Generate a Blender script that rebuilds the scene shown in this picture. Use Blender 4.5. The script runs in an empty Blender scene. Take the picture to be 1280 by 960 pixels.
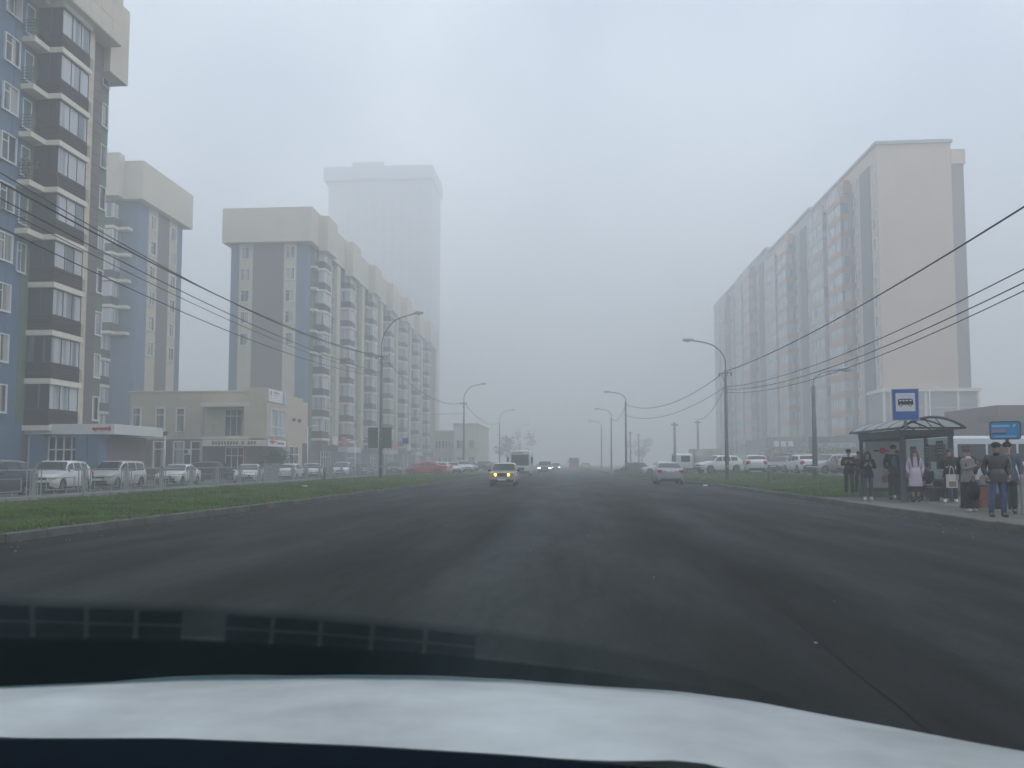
import bpy, bmesh, math, random
import numpy as np
from mathutils import Vector, Matrix
random.seed(7)
rng = np.random.default_rng(11)
S = bpy.context.scene
COL = S.collection
rad = math.radians

# ------------------------------------------------------------------ camera
cd = bpy.data.cameras.new('camera')
cam = bpy.data.objects.new('camera', cd)
COL.objects.link(cam)
cam.location = (0, 0, 1.4)
cam.rotation_euler = (rad(93.5), 0, rad(4.103))
cd.sensor_width = 36
cd.lens = 27
cd.shift_y = 40.28 / 1280
cd.clip_start = 0.05
cd.clip_end = 3000
cd.dof.use_dof = True          # a phone's small aperture: the bonnet and the screen's foot are a little soft
cd.dof.focus_distance = 42
cd.dof.aperture_fstop = 6.5
S.camera = cam

# ------------------------------------------------------------------ light
SUN_EL, SUN_AZ = 42, 105
W = bpy.data.worlds.new('World')
S.world = W
W.use_nodes = True
nt = W.node_tree
nt.nodes.clear()
out = nt.nodes.new('ShaderNodeOutputWorld')
bg = nt.nodes.new('ShaderNodeBackground')
sky = nt.nodes.new('ShaderNodeTexSky')
sky.sky_type = 'NISHITA'
sky.sun_disc = False
sky.sun_elevation = rad(SUN_EL)
sky.sun_rotation = rad(SUN_AZ)
sky.air_density = 1.0
sky.dust_density = 0.7
sky.ozone_density = 1.0
# an even white cloud layer over the whole blue sky, thinner in places
tc = nt.nodes.new('ShaderNodeTexCoord')
noi = nt.nodes.new('ShaderNodeTexNoise')
noi.inputs['Scale'].default_value = 1.3
noi.inputs['Detail'].default_value = 3
ramp = nt.nodes.new('ShaderNodeMapRange')
ramp.inputs[1].default_value = 0.35; ramp.inputs[2].default_value = 0.7
ramp.inputs[3].default_value = 0.2; ramp.inputs[4].default_value = 0.8
mixc = nt.nodes.new('ShaderNodeMix'); mixc.data_type = 'RGBA'
mixc.inputs[7].default_value = (10.4, 10.9, 11.4, 1)
wm = nt.nodes.new('ShaderNodeMapping'); wm.inputs['Location'].default_value = (5.3, 5.8, -0.3)
nt.links.new(tc.outputs['Generated'], wm.inputs[0]); nt.links.new(wm.outputs[0], noi.inputs['Vector'])
nt.links.new(noi.outputs['Fac'], ramp.inputs[0])
nt.links.new(ramp.outputs[0], mixc.inputs[0])
nt.links.new(sky.outputs[0], mixc.inputs[6])
nt.links.new(mixc.outputs[2], bg.inputs[0])
bg.inputs[1].default_value = 0.15
nt.links.new(bg.outputs[0], out.inputs[0])

sd = bpy.data.lights.new('sun', 'SUN')
sd.energy = 0.5
sd.angle = rad(25)
sd.color = (1.0, 0.96, 0.9)
sun = bpy.data.objects.new('sun', sd)
COL.objects.link(sun)
_az = rad(SUN_AZ)
_d = Vector((math.sin(_az) * math.cos(rad(SUN_EL)), math.cos(_az) * math.cos(rad(SUN_EL)), math.sin(rad(SUN_EL))))
sun.rotation_euler = _d.to_track_quat('Z', 'Y').to_euler()

S.view_settings.view_transform = 'Standard'
S.view_settings.look = 'None'
S.view_settings.gamma = 1
S.view_settings.exposure = 0.63
S.render.engine = 'CYCLES'
S.cycles.volume_bounces = 4
S.cycles.max_bounces = 8
S.cycles.diffuse_bounces = 2
S.cycles.glossy_bounces = 2
S.cycles.transparent_max_bounces = 12
S.cycles.use_denoising = True
HAZE_DENSITY = 0.0064

# ------------------------------------------------------------------ materials
MATS = {}
def mat(name, col, rough=0.75, metal=0.0, var=0.12, scale=2.0, bump=0.0, bscale=40.0, rnd=0.0, coat=0.0, dirt=None, emit=None, spec=0.5, detail=4):
    if name in MATS: return MATS[name]
    m = bpy.data.materials.new(name)
    m.use_nodes = True
    t = m.node_tree
    b = t.nodes['Principled BSDF']
    b.inputs['Roughness'].default_value = rough
    b.inputs['Metallic'].default_value = metal
    b.inputs['Specular IOR Level'].default_value = spec
    b.inputs['Coat Weight'].default_value = coat
    b.inputs['Coat Roughness'].default_value = 0.08
    c = t.nodes.new('ShaderNodeTexCoord')
    n = t.nodes.new('ShaderNodeTexNoise')
    n.inputs['Scale'].default_value = scale
    n.inputs['Detail'].default_value = detail
    n.inputs['Roughness'].default_value = 0.6
    t.links.new(c.outputs['Object'], n.inputs['Vector'])
    mr = t.nodes.new('ShaderNodeMapRange')
    mr.inputs[1].default_value = 0.3; mr.inputs[2].default_value = 0.7
    mr.inputs[3].default_value = 1 - var; mr.inputs[4].default_value = 1 + var
    t.links.new(n.outputs['Fac'], mr.inputs[0])
    last = mr.outputs[0]
    if rnd:
        oi = t.nodes.new('ShaderNodeObjectInfo')
        r2 = t.nodes.new('ShaderNodeMapRange')
        r2.inputs[3].default_value = 1 - rnd; r2.inputs[4].default_value = 1 + rnd
        t.links.new(oi.outputs['Random'], r2.inputs[0])
        mm = t.nodes.new('ShaderNodeMath'); mm.operation = 'MULTIPLY'
        t.links.new(last, mm.inputs[0]); t.links.new(r2.outputs[0], mm.inputs[1])
        last = mm.outputs[0]
    vm = t.nodes.new('ShaderNodeVectorMath'); vm.operation = 'SCALE'
    vm.inputs[0].default_value = col[:3]
    t.links.new(last, vm.inputs['Scale'])
    colout = vm.outputs[0]
    if dirt:
        # road dirt that clings to the lower bodywork
        sx = t.nodes.new('ShaderNodeSeparateXYZ')
        t.links.new(c.outputs['Object'], sx.inputs[0])
        ad = t.nodes.new('ShaderNodeMath'); ad.operation = 'MULTIPLY_ADD'
        ad.inputs[1].default_value = 0.8
        t.links.new(n.outputs['Fac'], ad.inputs[0]); t.links.new(sx.outputs[2], ad.inputs[2])
        dr = t.nodes.new('ShaderNodeMapRange')
        dr.inputs[1].default_value = dirt[0] + 0.4; dr.inputs[2].default_value = dirt[1] + 0.4
        dr.inputs[3].default_value = dirt[2]; dr.inputs[4].default_value = 0
        t.links.new(ad.outputs[0], dr.inputs[0])
        mx = t.nodes.new('ShaderNodeMix'); mx.data_type = 'RGBA'
        mx.inputs[7].default_value = (0.15, 0.13, 0.105, 1)
        t.links.new(dr.outputs[0], mx.inputs[0]); t.links.new(colout, mx.inputs[6])
        colout = mx.outputs[2]
    t.links.new(colout, b.inputs['Base Color'])
    if bump:
        n2 = t.nodes.new('ShaderNodeTexNoise'); n2.inputs['Scale'].default_value = bscale; n2.inputs['Detail'].default_value = 3
        t.links.new(c.outputs['Object'], n2.inputs['Vector'])
        bp = t.nodes.new('ShaderNodeBump'); bp.inputs['Strength'].default_value = bump; bp.inputs['Distance'].default_value = 0.02
        t.links.new(n2.outputs['Fac'], bp.inputs['Height']); t.links.new(bp.outputs[0], b.inputs['Normal'])
    if emit:
        b.inputs['Emission Color'].default_value = (*emit[:3], 1)
        b.inputs['Emission Strength'].default_value = emit[3]
    m.diffuse_color = (*col[:3], 1)
    MATS[name] = m
    return m

def clear_glass(name, tint=(0.85, 0.9, 0.9), gloss=0.12):
    m = bpy.data.materials.new(name); m.use_nodes = True
    t = m.node_tree; t.nodes.clear()
    o = t.nodes.new('ShaderNodeOutputMaterial'); tr = t.nodes.new('ShaderNodeBsdfTransparent')
    tr.inputs[0].default_value = (*tint, 1)
    g = t.nodes.new('ShaderNodeBsdfGlossy'); g.inputs['Roughness'].default_value = 0.05
    mx = t.nodes.new('ShaderNodeMixShader'); mx.inputs[0].default_value = gloss
    t.links.new(tr.outputs[0], mx.inputs[1]); t.links.new(g.outputs[0], mx.inputs[2]); t.links.new(mx.outputs[0], o.inputs[0])
    MATS[name] = m
    return m

def window_mat(name, dark=(0.035, 0.042, 0.05), pale=(0.42, 0.42, 0.4), share=0.5, scale=1.2):
    """glazing with curtains behind some of the panes"""
    m = bpy.data.materials.new(name); m.use_nodes = True
    t = m.node_tree; b = t.nodes['Principled BSDF']
    b.inputs['Roughness'].default_value = 0.12
    oi = t.nodes.new('ShaderNodeObjectInfo'); c = t.nodes.new('ShaderNodeTexCoord')
    mp = t.nodes.new('ShaderNodeMapping'); mp.inputs['Scale'].default_value = (scale, scale, 0.05)
    t.links.new(c.outputs['Object'], mp.inputs[0])
    av = t.nodes.new('ShaderNodeVectorMath'); av.operation = 'ADD'
    cb = t.nodes.new('ShaderNodeCombineXYZ')
    ml = t.nodes.new('ShaderNodeMath'); ml.operation = 'MULTIPLY'; ml.inputs[1].default_value = 93.0
    t.links.new(oi.outputs['Random'], ml.inputs[0]); t.links.new(ml.outputs[0], cb.inputs[0]); t.links.new(ml.outputs[0], cb.inputs[1])
    t.links.new(mp.outputs[0], av.inputs[0]); t.links.new(cb.outputs[0], av.inputs[1])
    n = t.nodes.new('ShaderNodeTexNoise'); n.inputs['Scale'].default_value = 1.0; n.inputs['Detail'].default_value = 2
    t.links.new(av.outputs[0], n.inputs['Vector'])
    r = t.nodes.new('ShaderNodeMapRange'); r.inputs[1].default_value = 1 - share - 0.06; r.inputs[2].default_value = 1 - share + 0.06
    t.links.new(n.outputs['Fac'], r.inputs[0])
    mx = t.nodes.new('ShaderNodeMix'); mx.data_type = 'RGBA'
    mx.inputs[6].default_value = (*dark, 1); mx.inputs[7].default_value = (*pale, 1)
    t.links.new(r.outputs[0], mx.inputs[0]); t.links.new(mx.outputs[2], b.inputs['Base Color'])
    MATS[name] = m
    return m

BEIGE = (0.56, 0.50, 0.385)
M_beige = mat('beige_cladding', BEIGE, 0.7, var=0.05, rnd=0.05)
M_cap = mat('cream_cap_cladding', (0.60, 0.55, 0.455), 0.7, var=0.06, scale=0.6)
M_blue = mat('blue_cladding', (0.095, 0.165, 0.26), 0.6, var=0.06, rnd=0.05)
M_green = mat('green_cladding', (0.12, 0.18, 0.12), 0.6, var=0.06, rnd=0.05)
M_brown = mat('brown_cladding', (0.135, 0.115, 0.115), 0.6, var=0.06, rnd=0.05)
M_plank = mat('dark_brown_board', (0.036, 0.026, 0.028), 0.65, spec=.2, var=0.12, rnd=0.12)
M_slab = mat('cream_slab', (0.70, 0.67, 0.56), 0.75, var=0.06)
M_frame = mat('white_window_frame', (0.72, 0.74, 0.74), 0.4, var=0.03)
M_dframe = mat('dark_frame', (0.05, 0.05, 0.056), 0.6, spec=.2)
M_glass = window_mat('curtained_glass')
M_glass2 = window_mat('dark_glass', share=0.32, pale=(0.3, 0.3, 0.29))
M_glassW = window_mat('pale_balcony_glass', dark=(0.16, 0.2, 0.23), pale=(0.5, 0.52, 0.53), share=0.55)
M_conc = mat('concrete', (0.33, 0.32, 0.30), 0.9, var=0.15, scale=3, bump=0.3)
M_galv = mat('galvanised_steel', (0.33, 0.35, 0.35), 0.5, metal=0.4, var=0.15, scale=6)
M_pole = mat('grey_green_pole_paint', (0.13, 0.15, 0.15), 0.6, var=0.2, scale=2)
M_black = mat('black_rubber', (0.015, 0.015, 0.016), 0.8)
M_dark = mat('dark_metal', (0.03, 0.035, 0.04), 0.45)
M_white = mat('white_paint', (0.78, 0.79, 0.79), 0.4, var=0.03)
M_red = mat('red_paint', (0.6, 0.03, 0.05), 0.4)
M_wire = mat('black_cable', (0.02, 0.02, 0.022), 0.6)

# ------------------------------------------------------------------ helpers
class MB:
    def __init__(s): s.v = []; s.f = []; s.m = []; s.sm = []
    def quad(s, pts, mi=0, smooth=False):
        k = len(s.v); s.v += [tuple(p) for p in pts]; s.f.append(tuple(range(k, k + len(pts)))); s.m.append(mi); s.sm.append(smooth); return s
    def box(s, a, b, mi=0):
        x0, y0, z0 = [min(p, q) for p, q in zip(a, b)]; x1, y1, z1 = [max(p, q) for p, q in zip(a, b)]
        k = len(s.v)
        s.v += [(x0, y0, z0), (x1, y0, z0), (x1, y1, z0), (x0, y1, z0), (x0, y0, z1), (x1, y0, z1), (x1, y1, z1), (x0, y1, z1)]
        for f in ((3, 2, 1, 0), (4, 5, 6, 7), (0, 1, 5, 4), (1, 2, 6, 5), (2, 3, 7, 6), (3, 0, 4, 7)):
            s.f.append(tuple(k + i for i in f)); s.m.append(mi); s.sm.append(False)
        return s
    def prism(s, poly, z0, z1, mi=0):
        """poly: ccw xy list"""
        k = len(s.v); n = len(poly)
        s.v += [(p[0], p[1], z0) for p in poly] + [(p[0], p[1], z1) for p in poly]
        s.f.append(tuple(k + i for i in reversed(range(n)))); s.f.append(tuple(k + n + i for i in range(n)))
        for i in range(n):
            j = (i + 1) % n
            s.f.append((k + i, k + j, k + n + j, k + n + i))
        s.m += [mi] * (n + 2); s.sm += [False] * (n + 2)
        return s
    def tube(s, pts, r, n=8, mi=0, cap=True, smooth=True):
        pts = [Vector(p) for p in pts]
        rs = r if isinstance(r, (list, tuple)) else [r] * len(pts)
        k = len(s.v); prev = None
        for i, p in enumerate(pts):
            d = (pts[min(i + 1, len(pts) - 1)] - pts[max(i - 1, 0)]).normalized()
            if prev is None:
                u = d.orthogonal().normalized()
            else:
                u = (prev - d * prev.dot(d)).normalized()
            prev = u; w = d.cross(u)
            for j in range(n):
                a = 2 * math.pi * j / n
                q = p + (u * math.cos(a) + w * math.sin(a)) * rs[i]
                s.v.append(tuple(q))
        for i in range(len(pts) - 1):
            for j in range(n):
                j2 = (j + 1) % n
                s.f.append((k + i * n + j, k + i * n + j2, k + (i + 1) * n + j2, k + (i + 1) * n + j)); s.m.append(mi); s.sm.append(smooth)
        if cap:
            s.f.append(tuple(k + j for j in reversed(range(n)))); s.m.append(mi); s.sm.append(False)
            e = k + (len(pts) - 1) * n
            s.f.append(tuple(e + j for j in range(n))); s.m.append(mi); s.sm.append(False)
        return s
    def ell(s, c, r, nu=12, nv=8, mi=0, zcut=None):
        k = len(s.v)
        for i in range(nv + 1):
            t = math.pi * i / nv
            for j in range(nu):
                a = 2 * math.pi * j / nu
                s.v.append((c[0] + r[0] * math.sin(t) * math.cos(a), c[1] + r[1] * math.sin(t) * math.sin(a), c[2] + r[2] * math.cos(t)))
        for i in range(nv):
            for j in range(nu):
                j2 = (j + 1) % nu
                s.f.append((k + i * nu + j, k + (i + 1) * nu + j, k + (i + 1) * nu + j2, k + i * nu + j2)); s.m.append(mi); s.sm.append(True)
        return s
    def mesh(s, name, mats):
        me = bpy.data.meshes.new(name)
        me.from_pydata(s.v, [], s.f)
        for m in (mats if isinstance(mats, (list, tuple)) else [mats]): me.materials.append(m)
        me.polygons.foreach_set('material_index', s.m)
        me.polygons.foreach_set('use_smooth', s.sm)
        me.update()
        return me
    def build(s, name, mats, parent=None, loc=None, rz=0):
        return link(name, s.mesh(name, mats), parent, loc, rz)

def link(name, me, parent=None, loc=None, rz=0):
    o = bpy.data.objects.new(name, me)
    COL.objects.link(o)
    if parent: o.parent = parent
    if loc is not None: o.location = loc
    if rz: o.rotation_euler = (0, 0, rz)
    return o

def tag(o, label=None, cat=None, group=None, kind=None):
    if label: o['label'] = label
    if cat: o['category'] = cat
    if group: o['group'] = group
    if kind: o['kind'] = kind
    return o

def thing(name, label, cat, loc=(0, 0, 0), rz=0, group=None, kind=None):
    o = link(name, None, None, loc, rz)
    return tag(o, label, cat, group, kind)

def copy_tree(o, parent=None):
    c = o.copy(); COL.objects.link(c); c.parent = parent
    for ch in o.children: copy_tree(ch, c)
    return c

def text_mesh(txt, size, extrude=0.01, align='CENTER'):
    cu = bpy.data.curves.new('lettering', 'FONT')
    cu.body = txt; cu.size = size; cu.extrude = extrude; cu.align_x = align; cu.align_y = 'CENTER'
    cu.resolution_u = 2
    o = bpy.data.objects.new('lettering', cu)
    COL.objects.link(o)
    me = bpy.data.meshes.new_from_object(o)
    bpy.data.objects.remove(o)
    return me

def lettering(txt, size, m, parent, loc, rz=0, extrude=0.01, name='lettering', width=None, bold=0):
    me = text_mesh(txt, size, extrude)
    me.materials.clear(); me.materials.append(m)
    o = link(name, me, parent)
    xs = [v.co.x for v in me.vertices]
    sc = width / (max(xs) - min(xs)) if width and xs else 1
    o.matrix_basis = Matrix.Translation(loc) @ Matrix.Rotation(rz, 4, 'Z') @ Matrix.Rotation(rad(90), 4, 'X') @ Matrix.Diagonal((sc, 1, 1, 1))
    return o

def lerp(pts, y):
    if y <= pts[0][0]: return pts[0][1]
    for (a, va), (b, vb) in zip(pts, pts[1:]):
        if y <= b: return va + (vb - va) * (y - a) / (b - a)
    return pts[-1][1]
def sstep(t):
    t = max(0, min(1, t)); return t * t * (3 - 2 * t)
# ------------------------------------------------------------------ setting: ground, road, kerbs, grass
KL = [(-30, -10.2), (8, -10.0), (13, -9.9), (19, -9.45), (26, -8.98), (40, -8.65), (58, -8.35), (80, -8.1), (600, -8.0)]
KR = [(-30, 9.0), (44, 9.0), (48, 8.85), (52, 8.5), (55.5, 8.1), (58.5, 7.2), (62, 6.4), (70, 5.95), (80, 5.6), (91, 5.4), (600, 5.4)]
kl = lambda y: lerp(KL, y)
kr = lambda y: lerp(KR, y)

def strip(name, m, xa, xb, ys, zf, nx=1, kind='structure', parent=None):
    """sheet between x = xa(y) and xb(y) over the rows ys"""
    b = MB(); k = nx + 1
    for y in ys:
        x0, x1 = xa(y), xb(y)
        for i in range(k):
            x = x0 + (x1 - x0) * i / nx
            b.v.append((x, y, zf(x, y)))
    for r in range(len(ys) - 1):
        for i in range(nx):
            a = r * k + i
            b.f.append((a, a + 1, a + k + 1, a + k)); b.m.append(0); b.sm.append(True)
    o = b.build(name, m, parent)
    if kind: o['kind'] = kind
    return o

def asphalt(name, base, tracks=False):
    m = bpy.data.materials.new(name); m.use_nodes = True
    t = m.node_tree; b = t.nodes['Principled BSDF']
    c = t.nodes.new('ShaderNodeTexCoord')
    def noise(sc, det, stretch=(1, 1, 1)):
        mp = t.nodes.new('ShaderNodeMapping'); mp.inputs['Scale'].default_value = stretch
        n = t.nodes.new('ShaderNodeTexNoise'); n.inputs['Scale'].default_value = sc; n.inputs['Detail'].default_value = det
        t.links.new(c.outputs['Object'], mp.inputs[0]); t.links.new(mp.outputs[0], n.inputs['Vector'])
        return n.outputs['Fac']
    def rng_(s, a, b_, c_, d):
        r = t.nodes.new('ShaderNodeMapRange')
        for i, v in enumerate((a, b_, c_, d)): r.inputs[i + 1].default_value = v
        t.links.new(s, r.inputs[0]); return r.outputs[0]
    def mul(p, q):
        mm = t.nodes.new('ShaderNodeMath'); mm.operation = 'MULTIPLY'
        t.links.new(p, mm.inputs[0]); t.links.new(q, mm.inputs[1]); return mm.outputs[0]
    f = rng_(noise(0.45, 5, (1, 0.07, 1)), 0.3, 0.7, 0.72, 1.35)
    f = mul(f, rng_(noise(2.2, 6, (1, 0.07, 1)), 0.3, 0.7, 0.86, 1.14))
    f = mul(f, rng_(noise(70, 3), 0.35, 0.65, 0.75, 1.25))
    f = mul(f, rng_(noise(0.9, 3, (1.0, 0.02, 1)), 0.35, 0.65, 0.82, 1.2))
    f = mul(f, rng_(noise(7, 5, (1, .22, 1)), 0.3, 0.7, 0.8, 1.22))
    f = mul(f, rng_(noise(28, 4), 0.3, 0.7, 0.78, 1.25))
    if tracks:
        # wheel paths polished and darkened by traffic, dust between them
        sx = t.nodes.new('ShaderNodeSeparateXYZ'); t.links.new(c.outputs['Object'], sx.inputs[0])
        cr = t.nodes.new('ShaderNodeValToRGB'); e = cr.color_ramp
        prof = [(-10, .9), (-8.2, 1.0), (-6.6, 1.22), (-5.9, 1.1), (-4.6, 1.1), (-3.4, .8), (-2.6, .75), (-1.7, .8), (-.9, 1.75), (.4, 1.8), (1.3, 1.0), (2.0, .65), (2.5, .9), (3.0, 1.25), (4.1, 1.0), (5.0, 1.05), (6.2, .95), (7.5, 1.15), (9, 1.3)]
        mapx = lambda x: (x + 10) / 19
        e.elements[0].position = 0; e.elements[0].color = (prof[0][1] / 2,) * 3 + (1,)
        e.elements[1].position = 1; e.elements[1].color = (prof[-1][1] / 2,) * 3 + (1,)
        for x, v in prof[1:-1]:
            q = e.elements.new(mapx(x)); q.color = (v / 2, v / 2, v / 2, 1)
        wob = t.nodes.new('ShaderNodeMath'); wob.operation = 'MULTIPLY_ADD'; wob.inputs[1].default_value = 0.9
        t.links.new(noise(0.25, 3, (1, 0.4, 1)), wob.inputs[0]); t.links.new(sx.outputs[0], wob.inputs[2])
        t.links.new(rng_(wob.outputs[0], -9.55, 9.45, 0, 1), cr.inputs[0])
        dbl = t.nodes.new('ShaderNodeMath'); dbl.operation = 'MULTIPLY'; dbl.inputs[1].default_value = 2.0
        t.links.new(cr.outputs[0], dbl.inputs[0])
        f = mul(f, dbl.outputs[0])
        sp = noise(9, 2)
        f2 = rng_(sp, 0.72, 0.76, 0, 1)
    vm = t.nodes.new('ShaderNodeVectorMath'); vm.operation = 'SCALE'; vm.inputs[0].default_value = base
    t.links.new(f, vm.inputs['Scale'])
    t.links.new(vm.outputs[0], b.inputs['Base Color'])
    b.inputs['Roughness'].default_value = 0.72
    t.links.new(rng_(noise(0.8, 4, (1, 0.2, 1)), 0.3, 0.7, 0.55, 0.85), b.inputs['Roughness'])
    b.inputs['Specular IOR Level'].default_value = 0.06
    bp = t.nodes.new('ShaderNodeBump'); bp.inputs['Strength'].default_value = 0.35; bp.inputs['Distance'].default_value = 0.01
    t.links.new(noise(120, 4), bp.inputs['Height']); t.links.new(bp.outputs[0], b.inputs['Normal'])
    MATS[name] = m
    return m
M_road = asphalt('road_asphalt', (0.0165, 0.0195, 0.0195), True)
M_lot = asphalt('lot_asphalt', (0.085, 0.085, 0.082))
M_pave = asphalt('pavement_asphalt', (0.12, 0.12, 0.112))
M_soil = mat('bare_soil', (0.07, 0.065, 0.045), 0.95, var=0.3, scale=0.8, bump=0.5, bscale=8)
M_turf = mat('turf', (0.045, 0.07, 0.022), 0.95, var=0.35, scale=0.9, bump=0.6, bscale=12)
M_kerb = mat('kerb_concrete', (0.085, 0.084, 0.078), 0.9, var=0.25, scale=3, rnd=0.22, bump=0.4, bscale=25)

g = MB().quad([(-600, -600, -0.22), (600, -600, -0.22), (600, 600, -0.22), (-600, 600, -0.22)]).build('ground', M_soil)
g['kind'] = 'structure'
ys = [-30 + 2 * i for i in range(0, 70)] + [112, 130, 160, 200, 300, 400, 598]
ys = sorted(set(ys))
strip('road', M_road, kl, kr, ys, lambda x, y: 0.0, 6)
# side turning on the opposite side beyond the parked row
MB().quad([(-40, 83, 0.004), (-7.9, 83, 0.004), (-7.9, 95, 0.004), (-40, 95, 0.004)]).build('side_road', M_lot)['kind'] = 'structure'
MB().quad([(5.3, 92.5, 0.006), (40, 92.5, 0.06), (40, 100, 0.06), (5.3, 100, 0.006)]).build('side_road', M_lot)['kind'] = 'structure'

def hr(x, y):
    return 0.15 + 0.45 * sstep((x - 10.5) / 5.0) * sstep((y - 30) / 12) * (1 - 0.9 * sstep((y - 68) / 24))
ygr = [29.0 + 1.5 * i for i in range(0, 42)]
ygr = [y for y in ygr if y <= 91] + [92.3]
strip('grass_verge', M_turf, lambda y: kr(y) + 0.15, lambda y: 16.3, ygr, lambda x, y: hr(x, y) + 0.01, 8)
strip('parking_lot', M_lot, lambda y: 16.3, lambda y: 75, ygr, lambda x, y: hr(min(x, 17), y), 4)
strip('pavement', M_pave, lambda y: kr(y) + 0.15, lambda y: 13.9, [-30, 0, 10, 20, 29.0], lambda x, y: 0.15, 2)
strip('parking_lot', M_lot, lambda y: 13.9, lambda y: 75, [-30, 0, 10, 20, 29.0], lambda x, y: 0.145, 2)
strip('grass_verge', M_turf, lambda y: kr(y) + 0.15, lambda y: 14, [100.2, 130, 200, 400, 598], lambda x, y: 0.14, 2)
strip('parking_lot', M_lot, lambda y: 14, lambda y: 75, [100.2, 130, 200, 400, 598], lambda x, y: 0.1, 2)
yl = [-30, -10, 0, 8, 14, 20, 26, 32, 40, 50, 60, 70, 82.8]
strip('grass_verge', M_turf, lambda y: -17.3, lambda y: kl(y) - 0.15, yl, lambda x, y: 0.15 + 0.05 * sstep((-10 - x) / 4), 6)
strip('pavement', M_pave, lambda y: -22.0, lambda y: -17.3, yl, lambda x, y: 0.12, 1)
strip('parking_lot', M_lot, lambda y: -33.5, lambda y: -22.0, yl, lambda x, y: -0.12, 1)
strip('grass_verge', M_turf, lambda y: -15, lambda y: kl(y) - 0.15, [95.2, 130, 200, 400, 598], lambda x, y: 0.15, 2)
strip('parking_lot', M_lot, lambda y: -33.5, lambda y: -15, [95.2, 130, 200, 400, 598], lambda x, y: 0.02, 2)
# kerbs of separate stones
def kerb(label, xf, y0, y1, side, y_fine=60):
    k = thing('kerb', label, None, (0, 0, 0)); k['kind'] = 'structure'
    meshes = {}
    y = y0; n = 0
    while y < y1:
        L = 1.0 if y < y_fine else 4.0
        xa, xb = xf(y), xf(y + L)
        key = L
        if key not in meshes:
            b = MB(); w, h, c = 0.15, 0.17, 0.02
            pr = [(-w / 2, -0.2), (w / 2, -0.2), (w / 2, h - c), (w / 2 - c, h), (-w / 2 + c, h), (-w / 2, h - c)]
            e = 0.006
            for p in pr: b.v.append((p[0], e, p[1]))
            for p in pr: b.v.append((p[0], L - e, p[1]))
            nn = len(pr)
            for i in range(nn):
                j = (i + 1) % nn
                b.f.append((i, j, nn + j, nn + i)); b.m.append(0); b.sm.append(False)
            b.f.append(tuple(reversed(range(nn)))); b.m.append(0); b.sm.append(False)
            b.f.append(tuple(range(nn, 2 * nn))); b.m.append(0); b.sm.append(False)
            meshes[key] = b.mesh('stone', M_kerb)
        o = link('stone', meshes[key], k, (xa + side * 0.075 + random.uniform(-.008, .008), y, random.uniform(-.012, .008)))
        o.rotation_euler = (random.uniform(-.006, .006), 0, -math.atan2(xb - xa, L) + random.uniform(-.004, .004))
        y += L; n += 1
    return k
kerb('kerb of concrete stones beside the grass verge with the railing', kl, 5, 83, -1)
kerb('kerb of concrete stones beside the bus stop pavement', kr, 5, 92, 1)
kerb('kerb of stones beyond the side turning', kl, 95, 240, -1, 0)
kerb('kerb of stones beyond the dark green hatchback', kr, 100, 240, 1, 0)

# patch seams in the road
M_seam = mat('bitumen_seam', (0.0125, 0.0135, 0.0145), 0.9, spec=.1, var=0.3, scale=4)
def seam(pts, w):
    b = MB(); k = 0
    fine = []
    for (a, c) in zip(pts, pts[1:]):
        n = max(2, int(abs(c[1] - a[1]) / 0.35))
        fine += [(a[0] + (c[0] - a[0]) * i / n, a[1] + (c[1] - a[1]) * i / n) for i in range(n)]
    fine.append(pts[-1])
    for x, y in fine:
        d = random.uniform(-.02, .02); ww = w * random.uniform(.4, 1.2)
        b.v += [(x + d - ww, y, 0.004), (x + d + ww, y, 0.004)]
    for i in range(len(fine) - 1):
        b.f.append((2 * i, 2 * i + 1, 2 * i + 3, 2 * i + 2)); b.m.append(0); b.sm.append(False)
    o = b.build('road_seam', M_seam); o['kind'] = 'structure'
seam([(1.84, 2.6), (1.9, 5.4), (2.15, 8.6), (2.36, 13.7), (2.7, 30)], 0.007)
seam([(-2.45, 5), (-2.55, 9), (-2.62, 13.3), (-2.95, 19), (-3.05, 32)], 0.008)
seam([(6.4, 18), (6.2, 30), (5.9, 46)], 0.012)

# grass: blades nobody could count
def grass(name, label, boxes, hfun, xmin=None):
    vs = []; 
    for (x0f, x1f, y0, y1, dens, hgt) in boxes:
        n = int((y1 - y0) * 7 * dens)
        y = rng.uniform(y0, y1, n)
        a = np.array([x0f(v) for v in y]); c = np.array([x1f(v) for v in y])
        x = a + (c - a) * rng.uniform(0, 1, n)
        z = np.array([hfun(p, q) for p, q in zip(x, y)])
        cl = 0.5 + 0.5 * np.sin(x * 1.7 + 2 * np.sin(y * 0.9)) * np.cos(y * 0.6 + np.sin(x * 0.8))
        h = hgt * rng.uniform(.4, 1.1, n) * (0.45 + 0.9 * cl)
        ang = rng.uniform(0, math.pi, n); w = rng.uniform(.010, .03, n) * (1 + (y > 30) * 1.0)
        dx, dy = np.cos(ang) * w, np.sin(ang) * w
        lx, ly = rng.normal(0, .3, n) * h, rng.normal(0, .3, n) * h
        p = np.stack([np.stack([x - dx, y - dy, z - .01], 1), np.stack([x + dx, y + dy, z - .01], 1), np.stack([x + lx, y + ly, z + h], 1)], 1)
        vs.append(p.reshape(-1, 3))
    v = np.concatenate(vs); n = len(v) // 3
    me = bpy.data.meshes.new(name)
    me.vertices.add(len(v)); me.vertices.foreach_set('co', v.ravel().astype(np.float32))
    me.loops.add(3 * n); me.loops.foreach_set('vertex_index', np.arange(3 * n, dtype=np.int32))
    me.polygons.add(n); me.polygons.foreach_set('loop_start', np.arange(0, 3 * n, 3, dtype=np.int32))
    me.update(calc_edges=True)
    me.materials.append(M_blade)
    o = link(name, me); tag(o, label, 'grass', kind='stuff')
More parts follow.
